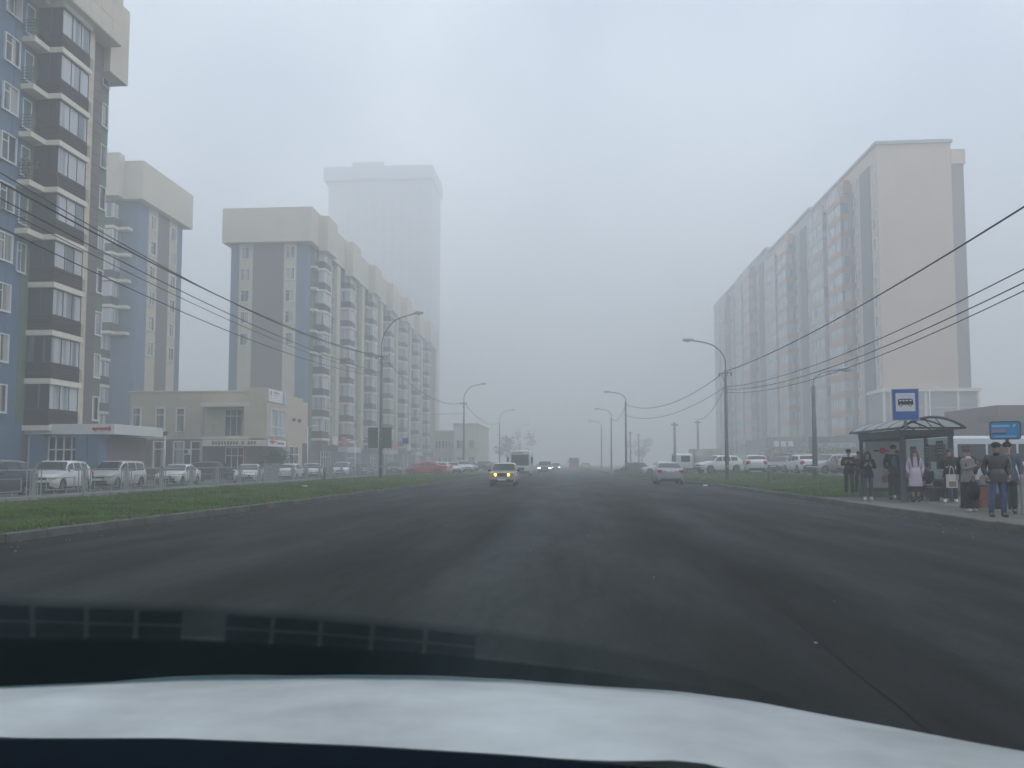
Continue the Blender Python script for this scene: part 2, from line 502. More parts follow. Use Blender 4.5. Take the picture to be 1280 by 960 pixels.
M_blade = mat('grass_blades', (0.085, 0.145, 0.03), 0.9, spec=.15, var=0.45, scale=0.7, detail=6)
L0 = lambda y: -17.2
L1 = lambda y: kl(y) - 0.2
grass('grass', 'short green grass on the verge below the railing', [(L0, L1, 9, 24, 330, .075), (L0, L1, 24, 45, 170, .085), (L0, L1, 45, 82, 70, .1)], lambda x, y: 0.15 + 0.05 * sstep((-10 - x) / 4))
grass('grass', 'short green grass on the bank behind the bus shelter', [(lambda y: kr(y) + .2, lambda y: 16.2, 29.3, 45, 190, .09), (lambda y: kr(y) + .2, lambda y: 16.2, 45, 91, 80, .1)], lambda x, y: hr(x, y) + .01)
# weeds and litter along the kerbs
M_weed = mat('dry_weeds', (0.12, 0.11, 0.045), 0.9, var=0.4)
b = MB()
for k in range(260):
    y = random.uniform(10, 70); x = kl(y) - random.uniform(.15, .5) if random.random() < .5 else -17.2 + random.uniform(-.1, .25)
    if random.random() < .25: y = random.uniform(30, 60); x = kr(y) + random.uniform(.15, .5)
    for q in range(9):
        a = random.uniform(0, 6.28); h = random.uniform(.05, .2)
        b.quad([(x + .012 * math.cos(a), y + .012 * math.sin(a), .14), (x - .012 * math.cos(a), y - .012 * math.sin(a), .14), (x + random.uniform(-.08, .08), y + random.uniform(-.08, .08), .16 + h)])
tag(b.build('weeds', M_weed), 'dry weeds growing along the kerbs and railing foot', 'weeds', kind='stuff')
M_lit = mat('pale_litter', (0.25, 0.24, 0.22), 0.8, var=0.4)
b = MB()
for k in range(420):
    y = random.choice([random.uniform(20, 60), random.uniform(6, 30)]); s = random.uniform(.006, .02)
    x = kr(y) - abs(random.gauss(0, .5)) - .05 if random.random() < .7 else kl(y) + abs(random.gauss(0, .6)) + .05
    if random.random() < .12: x = random.uniform(-7, 8)
    b.prism([(x + s * math.cos(q * 1.3 + k), y + s * math.sin(q * 1.3 + k)) for q in range(5)][:4], .003, .003 + s * .6)
tag(b.build('gravel', M_lit), 'scattered grit and crumbs of litter along the gutters', 'grit', kind='stuff')
for (x, y, s, lab) in ((8.3, 47.2, .16, 'white scrap of litter in the gutter past the bus stop kerb, beside the silver sedan'), (-13.2, 38, .12, 'pale scrap of litter lying on the verge grass')):
    b = MB(); 
    b.prism([(x - s, y - s), (x + s * .8, y - s * .7), (x + s, y + s * .6), (x - s * .3, y + s)], .02 if x > 0 else .2, .12 if x > 0 else .28)
    tag(b.build('litter_scrap', mat('white_litter', (.7, .7, .68), .6)), lab, 'litter')
# tarry debris by the gutter
# ------------------------------------------------------------------ apartment blocks
class Frame:
    """a wall's own axes: x along it, -y out of it, z up"""
    def __init__(s, x, y, rz, z=0): s.o = Vector((x, y, z)); s.rz = rad(rz); s.R = Matrix.Rotation(s.rz, 3, 'Z')
    def put(s, name, me, parent, a, o, z, flip=False):
        w = s.o + s.R @ Vector((a, -o, z))
        ob = link(name, me, parent, w - parent.location)
        ob.rotation_euler = (0, 0, s.rz)
        if flip: ob.scale = (-1, 1, 1)
        return ob
    def tree(s, master, parent, a, o, z, flip=False):
        ob = copy_tree(master, parent)
        ob.location = s.o + s.R @ Vector((a, -o, z)) - parent.location
        ob.rotation_euler = (0, 0, s.rz)
        if flip: ob.scale = (-1, 1, 1)
        return ob

def poly_offset(poly, d): return poly

# kit of balcony pieces, shared by the three zigzag blocks (a along the wall, -y outwards, z from the slab's top)
BX0, BX1, BO = 1.4, 4.3, 1.62
def slab_mesh(double):
    b = MB()
    if double: p = [(0, .05), (0, -.85), (1.33, -.85), (1.33, -1.74), (4.3, -1.74), (4.3, .05)]
    else: p = [(1.3, .05), (1.3, -1.74), (4.3, -1.74), (4.3, .05)]
    b.prism(p, -.33, 0)
    return b.mesh('balcony', M_slab)
SLAB_D, SLAB_S = slab_mesh(True), slab_mesh(False)
def ring(z0, z1, t=.04, inset=.03, x0=BX0, x1=BX1, o=BO, y0=0):
    """three thin walls round a box on the wall"""
    b = MB(); x0 += inset; x1 -= inset; o -= inset
    b.box((x0, -y0, z0), (x0 + t, -o, z1)); b.box((x0 + t, -o, z0), (x1 - t, -o + t, z1)); b.box((x1 - t, -y0, z0), (x1, -o, z1))
    return b
PLANK = ring(0, .185).mesh('plank', M_plank)
PARAPET = ring(0, .98).mesh('parapet', M_plank)
def glazing_frame():
    b = MB(); z0, z1 = .98, 2.65; i = .05
    x0, x1, o = BX0 + i, BX1 - i, BO - i
    t = .055
    for z in (z0, z1 - t):
        b.box((x0, 0, z), (x0 + t, -o, z + t)); b.box((x0 + t, -o, z), (x1 - t, -o + t, z + t)); b.box((x1 - t, 0, z), (x1, -o, z + t))
    for f in (0, .36, .68, 1):
        x = x0 + (x1 - x0 - t) * f
        b.box((x, -o - .004, z0 + t), (x + t, -o + t - .004, z1 - t))
    for f in (0.02, .5):
        y = -o * f
        b.box((x0 - .004, y, z0 + t), (x0 + t - .004, y - t, z1 - t)); b.box((x1 - t + .004, y, z0 + t), (x1 + .004, y - t, z1 - t))
    return b.mesh('window_frame', M_dframe)
GFRAME = glazing_frame()
def pane_meshes():
    r = []; i = .05; x0, x1, o, t = BX0 + i, BX1 - i, BO - i, .055; z0, z1 = .98 + t, 2.65 - t
    fs = [0, .36, .68, 1]
    for a, c in zip(fs, fs[1:]):
        xa = x0 + (x1 - x0 - t) * a + t; xb = x0 + (x1 - x0 - t) * c
        r.append(MB().box((xa, -o + .02, z0), (xb, -o + .03, z1)).mesh('pane', M_glassW))
    for y0, y1 in ((-.02 * o - t, -.5 * o), (-.5 * o - t, -o + t)):
        r.append(MB().box((x0 + .02, y0, z0), (x0 + .03, y1, z1)).mesh('pane', M_glass2))
    r.append(MB().box((x1 - .03, 0, z0), (x1 - .02, -o + t, z1)).mesh('pane', M_glass2))
    return r
PANES = pane_meshes()
GLAZED = None
def glazed_far():
    b = MB(); i = .05; x0, x1, o, t = BX0 + i, BX1 - i, BO - i, .06; z0, z1 = .98, 2.66
    b.box((x0, 0, z0), (x1, -o, z1), 0)
    for f in (0, .33, .66, 1):
        x = x0 + (x1 - x0 - t) * f
        b.box((x, -o + .01, z0), (x + t, -o - .03, z1), 1)
    b.box((x0, -o + .01, z0), (x1, -o - .02, z0 + t), 1)
    for f in (.5, .98): b.box((x0 + .01, -o * f, z0), (x0 - .03, -o * f + t, z1), 1)
    return b
GLAZED = glazed_far().mesh('glazing', [M_glassW, M_frame])
GLAZED_D = glazed_far().mesh('glazing', [M_glass, M_dframe])
def railing_mesh():
    b = MB()
    for z in (.25, .45, .65, .85, 1.02):
        b.box((.03, 0, z), (.055, -.82, z + .025)); b.box((.055, -.82, z), (1.4, -.795, z + .025))
    for x in (.04, .5, .95): b.box((x, -.79, 0), (x + .025, -.765, 1.02))
    return b.mesh('railing', M_dframe)
RAIL = railing_mesh()
def fin_mesh(h=3.0, w=.5, o=1.45):
    return MB().box((4.3, 0, 0), (4.3 + w, -o, h)).mesh('pilaster', M_beige)
SLAT = MB().box((4.3, -1.46, 0), (4.72, -1.60, .04)).mesh('slat', M_slab)
# window: proud white surround, sash bars and panes
def window_meshes(w, h, d=.12):
    f = MB(); t = .07
    f.box((-t, .02, -t), (0, -d, h + t)).box((w, .02, -t), (w + t, -d, h + t)).box((0, .02, h), (w, -d, h + t)).box((0, .02, -t), (w, -d, 0))
    f.box((w * .5 - .03, 0, 0), (w * .5 + .03, -.06, h)).box((0, 0, h * .72), (w * .5 - .03, -.06, h * .72 + .05))
    f.box((-t, -d, -t - .05), (w + t, -d - .06, -t - .02))
    p = MB().box((0, .02, 0), (w, -.03, h))
    far = MB(); far.v, far.f, far.m, far.sm = list(f.v), list(f.f), [1] * len(f.f), list(f.sm)
    far.box((0, .02, 0), (w, -.03, h), 0)
    return f.mesh('window', M_frame), p.mesh('pane', M_glass), far.mesh('window', [M_glass, M_frame])
WF, WP, WFAR = window_meshes(1.15, 1.55)

def masters(near):
    """one complete balcony of each kind, to be copied"""
    out = []
    for dbl in (False, True):
        s = link('balcony', SLAB_D if dbl else SLAB_S)
        if near:
            for i in range(5):
                link('plank', PLANK, s, (0, 0, .005 + i * .196))
            link('window_frame', GFRAME, s)
            for p in PANES: link('pane', p, s)
            for i in range(6): link('slat', SLAT, s, (0, 0, .12 + i * .15))
        else:
            link('parapet', PARAPET, s)
            link('glazing', GLAZED, s)
        if dbl: link('railing', RAIL, s)
        out.append(s)
    return out

def wallbox(name, m, parent, a, b):
    """world-space box as a part of a building"""
    p = parent.location
    return MB().box(Vector(a) - p, Vector(b) - p).build(name, m, parent)

def zig_block(near, label, x, y0, y1, xback, ztop_wall, zcap, slabs, n_open, stacks, facade, group=None):
    pass

# ---- block beside the road, nearest (cladding panels built one by one where they can be seen)
B1 = thing('apartment_block', 'tall block with blue and green panels and brown glazed balconies close over the parked cars', 'apartment block', (-33.3, 44, -.12))
wallbox('wall', M_blue, B1, (-33.3, 28, -.12), (-60, 44.75, 30.5))
wallbox('wall', M_brown, B1, (-33.32, 44.75, -.12), (-60, 50.1, 30.5))
wallbox('wall', M_green, B1, (-33.0, 50.1, 3.2), (-60, 51.9, 28.9))
wallbox('wall', M_beige, B1, (-33.24, 28, 3.8), (-34, 41.4, 30.5))
wallbox('pilaster', M_beige, B1, (-33, 47.72, 3.8), (-31.85, 48.35, 30.5))
wallbox('pilaster', M_brown, B1, (-33, 48.36, 3.8), (-32.35, 50.1, 30.5))
wallbox('roof_cap', M_cap, B1, (-60, 28, 30.6), (-31.1, 50.2, 34.5))
wallbox('roof_cap', M_cap, B1, (-60, 50.2, 28.9), (-31.9, 52.4, 34.45))
F1 = Frame(-33.3, 43.4, 90)
mS, mD = masters(True)
for k in range(9):
    z = 6.6 + 3 * k
    F1.tree(mD if k >= 3 else mS, B1, 0, 0, z)
# lowest enclosed balcony stands on the shop's roof
F1.tree(mS, B1, 0, 0, 3.72)
for k in range(-1, 9):
    z = 6.6 + 3 * k
    for a, o, me_ in ((-2.1, .0, None), (-5.6, 0, None)):
        w = F1.put('window', WF, B1, a + .72, o, z + .85); link('pane', WP, w)
    w = F1.put('window', WF, B1, 7.15, .3, z + .85); link('pane', WP, w)
    if k >= 2: w = F1.put('window', WF, B1, .3, -.04, z + .5); w.scale = (.6, 1, 1.1); link('pane', WP, w)
# cladding panels 25 mm proud with open joints
def panel_mesh(w, h, m): return MB().box((.006, .01, .006), (w - .006, -.025, h - .006)).mesh('panel', m)
for (a0, wd, o, m, z0, z1) in ((-1.75 + 1.2, .55, 0, M_blue, 3.9, 30), (0, .7, 0, M_blue, 15.8, 30), (.7, .68, 0, M_green, 3.9, 30), (6.72, .42, .3, M_green, 3.9, 28.8), (5.0, .85, .95, M_brown, 3.9, 30), (5.85, .85, .95, M_brown, 3.9, 30)):
    me_ = panel_mesh(wd, .745, m)
    z = z0
    while z < z1:
        F1.put('panel', me_, B1, a0, o, z); z += .75
me_ = MB().box((4.33, -1.455, .006), (4.93, -1.475, .744)).mesh('panel', M_beige)
z = 3.9
while z < 30: F1.put('panel', me_, B1, 0, 0, z); z += .75
# cap's big panels
me_ = MB().box((.01, .01, .01), (1.19, -.02, 1.27)).mesh('panel', M_cap)
Fc = Frame(-31.1, 38.2, 90)
for i in range(10):
    for j in range(3): Fc.put('panel', me_, B1, i * 1.2, 0, 30.65 + j * 1.28)
Fc = Frame(-34.3, 28, 0)
for i in range(2):
    for j in range(4): Fc.put('panel', me_, B1, i * 1.2 + .0, -0 , 29.0 + j * 1.28).location.y += 0
# projecting shop on the ground floor
M_shopw = mat('white_fascia', (.66, .68, .68), .35, var=.04)
M_shopg = clear_glass('shop_glass', (.25, .28, .3), .25)
wallbox('shop_wall', M_brown, B1, (-33.25, 46.0, -.12), (-28.65, 50.5, 3.1))
wallbox('shop_fascia', M_shopw, B1, (-33.35, 44.95, 3.17), (-27.55, 50.6, 3.8))
wallbox('pillar', M_blue, B1, (-32.95, 45.0, -.12), (-32.15, 45.95, 3.16))
wallbox('pillar', M_blue, B1, (-30.0, 45.0, -.12), (-29.35, 45.95, 3.16))
wallbox('pillar', M_blue, B1, (-29.3, 45.1, -.12), (-28.6, 45.95, 3.16))
wallbox('shop_back', M_dframe, B1, (-32.1, 45.8, -.12), (-30.05, 45.99, 3.1))
def shopfront(parent, F, a0, a1, z0, z1, n, door=None, fm=None):
    fm = fm or M_frame
    fr = MB(); t = .08; h = z1 - z0
    fr.box((0, 0, 0), (a1 - a0, -.1, t)).box((0, 0, h - t), (a1 - a0, -.1, h)).box((t, -.003, h * .72), (a1 - a0 - t, -.09, h * .72 + t))
    w = (a1 - a0) / n
    for i in range(n + 1):
        x = min(max(0, i * w - t / 2), a1 - a0 - t); fr.box((x, -.004, t), (x + t, -.104, h - t))
    o = F.put('shop_window', fr.mesh('shop_window', fm), parent, a0, 0, z0)
    for i in range(n):
        MB().box((i * w + t / 2, -.02, t), ((i + 1) * w - t / 2, -.05, h - t)).build('pane', M_glass2, o)
    return o
Fs = Frame(0, 45.55, 0)
shopfront(B1, Fs, -32.1, -30.05, -.1, 3.1, 4)
Fs2 = Frame(0, 45.3, 0)
wallbox('shop_wall', M_shopw, B1, (-35.6, 45.32, -.12), (-32.98, 46, 3.15))
shopfront(B1, Fs2, -35.4, -33.35, -.1, 2.75, 3)
wallbox('shop_fascia', M_slab, B1, (-35.6, 45.05, 3.2), (-34.25, 46, 3.83))
wallbox('shop_fascia', M_dframe, B1, (-34.24, 45.15, 3.1), (-33.37, 46, 3.83))
# red lettering on the fascia: a rounded script that cannot be read, drawn as the strokes it shows
sg = MB()
for i in range(8):
    x = -28.88 + i * .145
    sg.tube([(x, 44.93, 3.42), (x + .02, 44.93, 3.58), (x + .09, 44.93, 3.58), (x + .11, 44.93, 3.42)], .028, 6)
    if i % 3 == 1: sg.tube([(x + .02, 44.93, 3.42), (x - .01, 44.93, 3.34)], .028, 6)
sg.tube([(-28.9, 44.93, 3.5), (-27.75, 44.93, 3.5)], .03, 6)
sg.tube([(-27.88, 44.93, 3.6), (-27.82, 44.93, 3.68)], .03, 6)
for i in range(len(sg.v)): sg.v[i] = tuple(Vector(sg.v[i]) - B1.location)
sg.build('red_lettering', M_red, B1)
# air conditioner on its shelf
ac = thing('air_conditioner', 'white air conditioner box on the blue wall above the shop', 'air conditioner', (-34.45, 45.1, 3.9))
b = MB().box((0, 0, 0), (.85, .32, .6)).build('casing', M_white, ac)
fan = MB()
for k in range(8):
    a = k * .785; fan.tube([(.52, -.012, .3), (.52 + .2 * math.cos(a), -.012, .3 + .2 * math.sin(a))], .014, 5)
fan.tube([(.52 + .22 * math.cos(i * .524), -.012, .3 + .22 * math.sin(i * .524)) for i in range(13)], .018, 6, cap=False)
fan.build('fan_grille', M_dark, ac)
MB().box((0, -.08, -.06), (.95, .33, -.003)).build('shelf', M_dframe, ac)
# snow-white flowers and pots on two balconies
fl = MB()
for k in range(70):
    c = (-32.9 + random.uniform(-.35, .35), 43.9 + random.uniform(-.5, .6), 19.75 + random.uniform(-.1, .25))
    a = random.uniform(0, 6.28); s = .09
    fl.quad([(c[0] + s * math.cos(a), c[1] + s * math.sin(a), c[2]), (c[0] - s * math.sin(a), c[1] + s * math.cos(a), c[2] + .05), (c[0] - s * math.cos(a), c[1] - s * math.sin(a), c[2] + .08), (c[0] + s * math.sin(a), c[1] - s * math.cos(a), c[2] + .02)], k % 2)
pl = thing('potted_plant', 'pale leafy plant overflowing the railing of the open balcony', 'plant', (-32.9, 43.9, 18.6))
for i in range(len(fl.v)): fl.v[i] = tuple(Vector(fl.v[i]) - pl.location)
fl.build('foliage', [mat('pale_petals', (.55, .57, .52), .8), mat('grey_leaf', (.12, .16, .1), .8)], pl)
MB().tube([(0, 0, .02), (0, 0, .5)], [.14, .2], 10).build('pot', mat('pot_clay', (.2, .11, .08), .8), pl)
MB().tube([(0, 0, .5), (.03, .02, 1.1)], [.03, .015], 6).build('stem', mat('stem', (.08, .1, .05), .9), pl)

# ---- block seen between, end wall to the road
M_capfar = M_cap
B2 = thing('apartment_block', 'blue block with a brown stripe rising behind the low beige office', 'apartment block', (-50.5, 86, -.12))
wallbox('wall', M_blue, B2, (-50.5, 86, -.12), (-80, 96.3, 32.4))
for (ya, yb, m) in ((88.1, 90.2, M_beige), (90.2, 92.9, M_brown), (92.9, 94.9, M_beige)):
    wallbox('wall_stripe', m, B2, (-50.6, ya, -.12), (-50.42, yb, 32.4))
wallbox('wall_stripe', M_brown, B2, (-60, 85.93, 3), (-53.6, 86.1, 32.3))
wallbox('wall_stripe', M_green, B2, (-60, 85.8, -.1), (-54.9, 86.1, 32.3))
wallbox('roof_cap', M_capfar, B2, (-80, 85.1, 32.42), (-49.6, 97.2, 37))
wallbox('roof_cap', M_capfar, B2, (-58, 84.0, 32.5), (-51.9, 85.1, 37.6))
F2 = Frame(-51.2, 86, 0); fS, fD = masters(False)
for k in range(9):
    z = 29.1 - 3.1 * k
    if k < 5: F2.tree(fD, B2, 0, 0, z, True)
    else: F2.tree(fS, B2, -.9, 0, z, True)
F2r = Frame(-50.42, 86, 90)
for k in range(6):
    z = 29.95 - 3.1 * k
    for a in (2.5, 7.3):
        F2r.put('window', WFAR, B2, a, 0, z)
    F2.put('window', WFAR, B2, -6.6, .2, z)

# ---- long block along the road
B3 = thing('apartment_block', 'long block with brown-striped end wall, cream crown and balcony stacks receding into fog', 'apartment block', (-35.6, 102, -.12))
wallbox('wall', M_blue, B3, (-35.6, 102, -.12), (-46.4, 205, 31.7))
for (xa, xb, m) in ((-45.2, -43.25, M_beige), (-43.25, -38.85, M_brown), (-38.85, -37.1, M_beige)):
    wallbox('wall_stripe', m, B3, (xa, 101.93, -.1), (xb, 102.1, 31.7))
wallbox('roof_cap', M_capfar, B3, (-47.3, 101.0, 31.72), (-34.7, 205.4, 36.5))
F3 = Frame(-35.6, 102, 90)
starts = [1.4, 14.2, 28.5, 42.0, 55.2, 68.8, 82.5]
cols = [M_green, M_brown, M_green, M_brown, M_blue, M_brown, M_green]
for i, a in enumerate(starts):
    end = starts[i + 1] if i + 1 < len(starts) else 102.5
    wallbox('wall_stripe', cols[i], B3, (-35.7, 102 + a + .1, 3.6), (-35.52, 102 + end, 31.68))
    wallbox('pilaster', M_beige, B3, (-35.6, 102 + a + 4.35, 3.6), (-34.1, 102 + a + 4.9, 31.68))
    wallbox('pilaster', M_beige, B3, (-35.5, 102 + end - 2.6, 3.6), (-34.9, 102 + end - .9, 31.68))
    b = MB().box((-34.69, 102 + a + .7, 31.2 - (i % 2) * .4), (-33.4, 102 + a + 5.2, 36.2)).build('roof_cap', M_capfar, None)
    b.parent = B3; b.location = -B3.location
    # shop entrance below each stack
    shopfront(B3, Frame(-34.2, 102, 90), a + 1.2, a + 5.6, 0, 3.1, 4)
    wallbox('shop_fascia', M_shopw if i % 2 else M_dframe, B3, (-35.6, 102 + a + .8, 3.15), (-33.9, 102 + a + 8.5, 3.95))
    wallbox('shop_wall', M_brown, B3, (-35.55, 102 + a + .8, -.1), (-34.3, 102 + a + 8.5, 3.14))
    for k in range(9):
        z = 28.9 - 3 * k
        dbl = (i % 2 == 0) and k < 5
        if z > 4: F3.tree(fD if dbl else fS, B3, a, 0, z)
        for q in ((6.1,) if end - a < 14 else (6.1,)):
            if z > 4: F3.put('window', WFAR, B3, a + q, .08, z + .85)
        if i in (0, 1, 2, 3) and z > 4: F3.put('window', WFAR, B3, a + 9.0, .08, z + .85)
FE = Frame(-46.4, 101.93, 0)
for k in range(5):
    z = 29.65 - 3 * k
    FE.put('window', WFAR, B3, 1.55, 0, z); FE.put('window', WFAR, B3, 7.9, 0, z)
for i in (1, 3, 5):
    wallbox('roof_vent', M_dframe, B3, (-38.5, 102 + starts[i] + 2, 36.5), (-36.5, 102 + starts[i] + 4.5, 37.9))
# coloured shop signs low on the long block
for (yy, m, w, z) in ((108.5, M_white, 2.2, 4.1), (113, M_red, 2.4, 4.1), (131, M_white, 2, 4.1), (146, M_red, 5, 4.1), (160, M_white, 4, 4.0)):
    wallbox('shop_sign', m, B3, (-33.75, yy, z), (-33.6, yy + w, z + 1.2))

# ---- tower swallowed by fog
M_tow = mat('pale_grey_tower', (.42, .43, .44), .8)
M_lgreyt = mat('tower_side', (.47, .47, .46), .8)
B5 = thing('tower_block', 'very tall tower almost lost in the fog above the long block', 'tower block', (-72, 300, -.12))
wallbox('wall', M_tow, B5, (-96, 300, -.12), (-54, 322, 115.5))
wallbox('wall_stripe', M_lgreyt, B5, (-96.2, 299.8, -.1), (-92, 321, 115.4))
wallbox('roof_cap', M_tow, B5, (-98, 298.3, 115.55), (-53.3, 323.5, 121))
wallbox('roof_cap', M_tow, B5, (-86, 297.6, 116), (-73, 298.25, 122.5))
F5 = Frame(-90, 299.95, 0)
b = MB()
for i in range(9):
    for k in range(36):
        b.box((1.5 + i * 3.6, 0, 4 + k * 3), (3.0 + i * 3.6, -.12, 5.6 + k * 3))
ob = F5.put('window', b.mesh('window', mat('tower_glass', (.3, .32, .34), .3)), B5, 0, 0, 0); ob['kind'] = 'stuff'

# ---- two-storey office
B4 = thing('office_building', 'low two-storey beige office with brown ground floor and a pink door banner', 'office', (-34, 70, -.12))
M_brownlow = mat('dark_brown_panel', (.105, .095, .095), .6, var=.05, rnd=.06)
wallbox('wall', M_brownlow, B4, (-41.4, 70, -.12), (-29.65, 86, 3.65))
wallbox('wall', M_beige, B4, (-41.4, 70.0, 3.65), (-29.65, 86, 8.12))
wallbox('parapet', M_slab, B4, (-41.5, 69.9, 8.12), (-29.66, 86, 8.24))
wallbox('tower_wall', M_beige, B4, (-29.65, 68.55, 3.65), (-27.5, 73.8, 8.35))
wallbox('tower_wall', M_beige, B4, (-29.65, 73.8, -.1), (-27.5, 78.2, 8.1))
wallbox('tower_wall', M_brownlow, B4, (-29.65, 69.2, -.12), (-28.0, 73.79, 3.64))
pm_u = MB().box((.008, .01, .008), (2.35 - .008, -.03, .735)).mesh('panel', M_beige)
pm_l = MB().box((.008, .01, .008), (2.35 - .008, -.03, .735)).mesh('panel', M_brownlow)
F4 = Frame(-41.4, 70, 0)
wins = [(-41.02, -40.31, 4.43, 6.56), (-38.69, -37.97, 4.42, 6.54), (-36.7, -36.01, 4.41, 6.53), (-38.85, -37.91, 1.0, 3.4), (-36.88, -36.01, 1.0, 3.4), (-35.19, -34.27, 1.0, 3.4)]
for i in range(5):
    for j in range(6): F4.put('panel', pm_u, B4, i * 2.35, 0, 3.66 + j * .743)
    for j in range(5): F4.put('panel', pm_l, B4, i * 2.35, 0, -.1 + j * .743)
Ft = Frame(-29.65, 68.55, 0)
pm_t = MB().box((.008, .01, .008), (2.142, -.03, .735)).mesh('panel', M_beige)
for j in range(6): Ft.put('panel', pm_t, B4, 0, 0, 3.7 + j * .765)
Fs_ = Frame(-27.5, 68.55, 90)
pm_s = MB().box((.008, .01, .008), (2.62, -.03, .735)).mesh('panel', M_beige)
for j in range(6):
    for i in range(2): Fs_.put('panel', pm_s, B4, i * 2.63, 0, 3.7 + j * .765)
for (x0, x1, z0, z1) in wins:
    w, h = x1 - x0, z1 - z0; f = MB(); t = .1
    f.box((-t, 0, -t), (0, -.16, h + t)).box((w, 0, -t), (w + t, -.16, h + t)).box((0, 0, h), (w, -.16, h + t)).box((0, 0, -t), (w, -.2, 0)).box((0, 0, h * .7), (w, -.1, h * .7 + .09))
    o = F4.put('window', f.mesh('window', M_frame), B4, x0 + 41.4, .03, z0)
    MB().box((0, 0, 0), (w, -.05, h)).build('pane', M_glass, o)
# corner window of the tower, its signboard
f = MB().box((-.08, 0, -.08), (0, -.14, 2.5)).box((3.5, 0, -.08), (3.58, -.14, 2.5)).box((0, 0, -.08), (3.5, -.14, 0)).box((0, 0, 2.42), (3.5, -.14, 2.5))
for x in (.85, 1.75, 2.6): f.box((x, -.003, 0), (x + .08, -.12, 2.42))
f.box((.0, 0, .75), (3.5, -.1, .84))
o = Fs_.put('window', f.mesh('window', M_frame), B4, .8, .03, 4.0)
MB().box((0, 0, 0), (3.5, -.04, 2.42)).build('pane', M_glassW, o)
sb = MB().box((0, 0, 0), (4.6, -.08, 1.15)); o = Fs_.put('signboard', sb.mesh('signboard', M_white), B4, .15, .06, 7.1)
MB().box((3.4, -.083, .03), (3.95, -.09, 1.12)).box((4.2, -.083, .05), (4.5, -.09, 1.1)).build('blue_print', mat('pale_blue_print', (.3, .38, .5), .5), o)
b = MB().box((.35, -.083, .55), (.65, -.09, 1.0)).box((.3, -.083, .3), (.75, -.09, .36))
for i in range(7): b.box((1.1 + i * .2, -.083, .78 + .03 * (i % 2)), (1.24 + i * .2, -.09, .98))
b.box((1.2, -.083, .6), (2.1, -.09, .64)).box((1.1, -.083, .35), (1.7, -.09, .39)).build('grey_print', mat('grey_print', (.25, .27, .33), .5), o)
# balcony with canopy over the entrance
wallbox('canopy', M_slab, B4, (-33.76, 68.5, 6.62), (-29.1, 70, 6.98))
wallbox('balcony_floor', M_slab, B4, (-33.7, 68.5, 3.6), (-29.1, 69.95, 3.85))
b = MB()
for z in (4.05, 4.25, 4.45, 4.65, 4.85): b.box((-33.68, 68.52, z), (-29.15, 68.55, z + .03))
for k in range(5): b.box((-33.66 + k * 1.12, 68.56, 3.86), (-33.62 + k * 1.12, 68.6, 4.85))
for i in range(len(b.v)): b.v[i] = tuple(Vector(b.v[i]) - B4.location)
b.build('railing', M_galv, B4)
wallbox('post', M_galv, B4, (-33.55, 68.6, 3.86), (-33.42, 68.75, 6.6))
F4b = Frame(0, 69.95, 0)
shopfront(B4, F4b, -32.05, -30.3, 3.9, 6.5, 3)
shopfront(B4, Frame(0, 69.9, 0), -31.9, -30.1, -.1, 2.9, 3)
wallbox('dark_doorway', M_dframe, B4, (-33.6, 69.93, -.1), (-32.2, 69.99, 2.8))
wallbox('banner', mat('pink_banner', (.62, .06, .22), .5), B4, (-30.0, 69.6, .2), (-29.4, 69.66, 2.85))
wallbox('entrance_fascia', M_slab, B4, (-33.45, 68.4, 2.96), (-27.45, 68.53, 3.55))
lt = MB()
for i in range(15):
    if i in (9, 11): continue
    lt.box((-32.5 + i * .28, 68.36, 3.12), (-32.32 + i * .28, 68.39, 3.4))
for i in range(len(lt.v)): lt.v[i] = tuple(Vector(lt.v[i]) - B4.location)
lt.build('grey_lettering', M_brownlow, B4)
sgn = MB().box((.1, 0, 2.95), (4.6, -.12, 3.6)); o = Fs_.put('shop_sign', sgn.mesh('shop_sign', M_white), B4, 0, .05, 0)
MB().quad([(.3, -.125, 3.4), (1.0, -.125, 3.15), (1.7, -.125, 3.3), (2.3, -.125, 3.45), (1.4, -.125, 3.5), (1.1, -.125, 3.62)]).build('red_emblem', M_red, o)
MB().box((2.3, -.125, 3.2), (4.0, -.13, 3.35)).build('dark_print', M_brownlow, o)
shopfront(B4, Frame(-27.45, 68.55, 90), 5.6, 8.2, 0, 3.1, 2)
for yy in (75.2, 76.8): wallbox('wall_lamp', M_dark, B4, (-27.5, yy, 5.6), (-27.2, yy + .15, 5.9))
o = thing('air_conditioner', 'small air conditioner fixed beside a ground floor window of the beige office', 'air conditioner', (-35.9, 69.6, 2.2))
MB().box((0, 0, 0), (.75, .28, .55)).build('casing', M_white, o); MB().box((.1, -.02, .1), (.5, -.003, .45)).build('grille', M_dframe, o)

# low pale building further along, and its neighbour
def low_block(name, label, x0, x1, y0, y1, h, m, nwin, cat='building', side=None):
    t = thing(name, label, cat, ((x0 + x1) / 2, y0, -.2))
    wallbox('wall', m, t, (x0, y0, -.2), (x1, y1, h))
    wallbox('parapet', M_cap, t, (x0 - .15, y0 - .15, h), (x1 + .15, y1 + .15, h + .35))
    F = Frame(x0, y0, 0); w = (x1 - x0) / nwin
    for i in range(nwin):
        for z in [1.0 + 3.3 * k for k in range(int(h // 3.2))]:
            F.put('window', WFAR, t, w * (i + .5) - .5, 0, z)
    return t
low_block('low_building', 'pale beige low building past the end of the long block, half lost in fog', -26.5, -22.4, 152, 175, 7.6, M_beige, 3)
low_block('low_building', 'pale square-topped building beside the second lamp post, taller than its neighbour in the fog', -22.3, -17.6, 150, 172, 8.9, M_slab, 2)

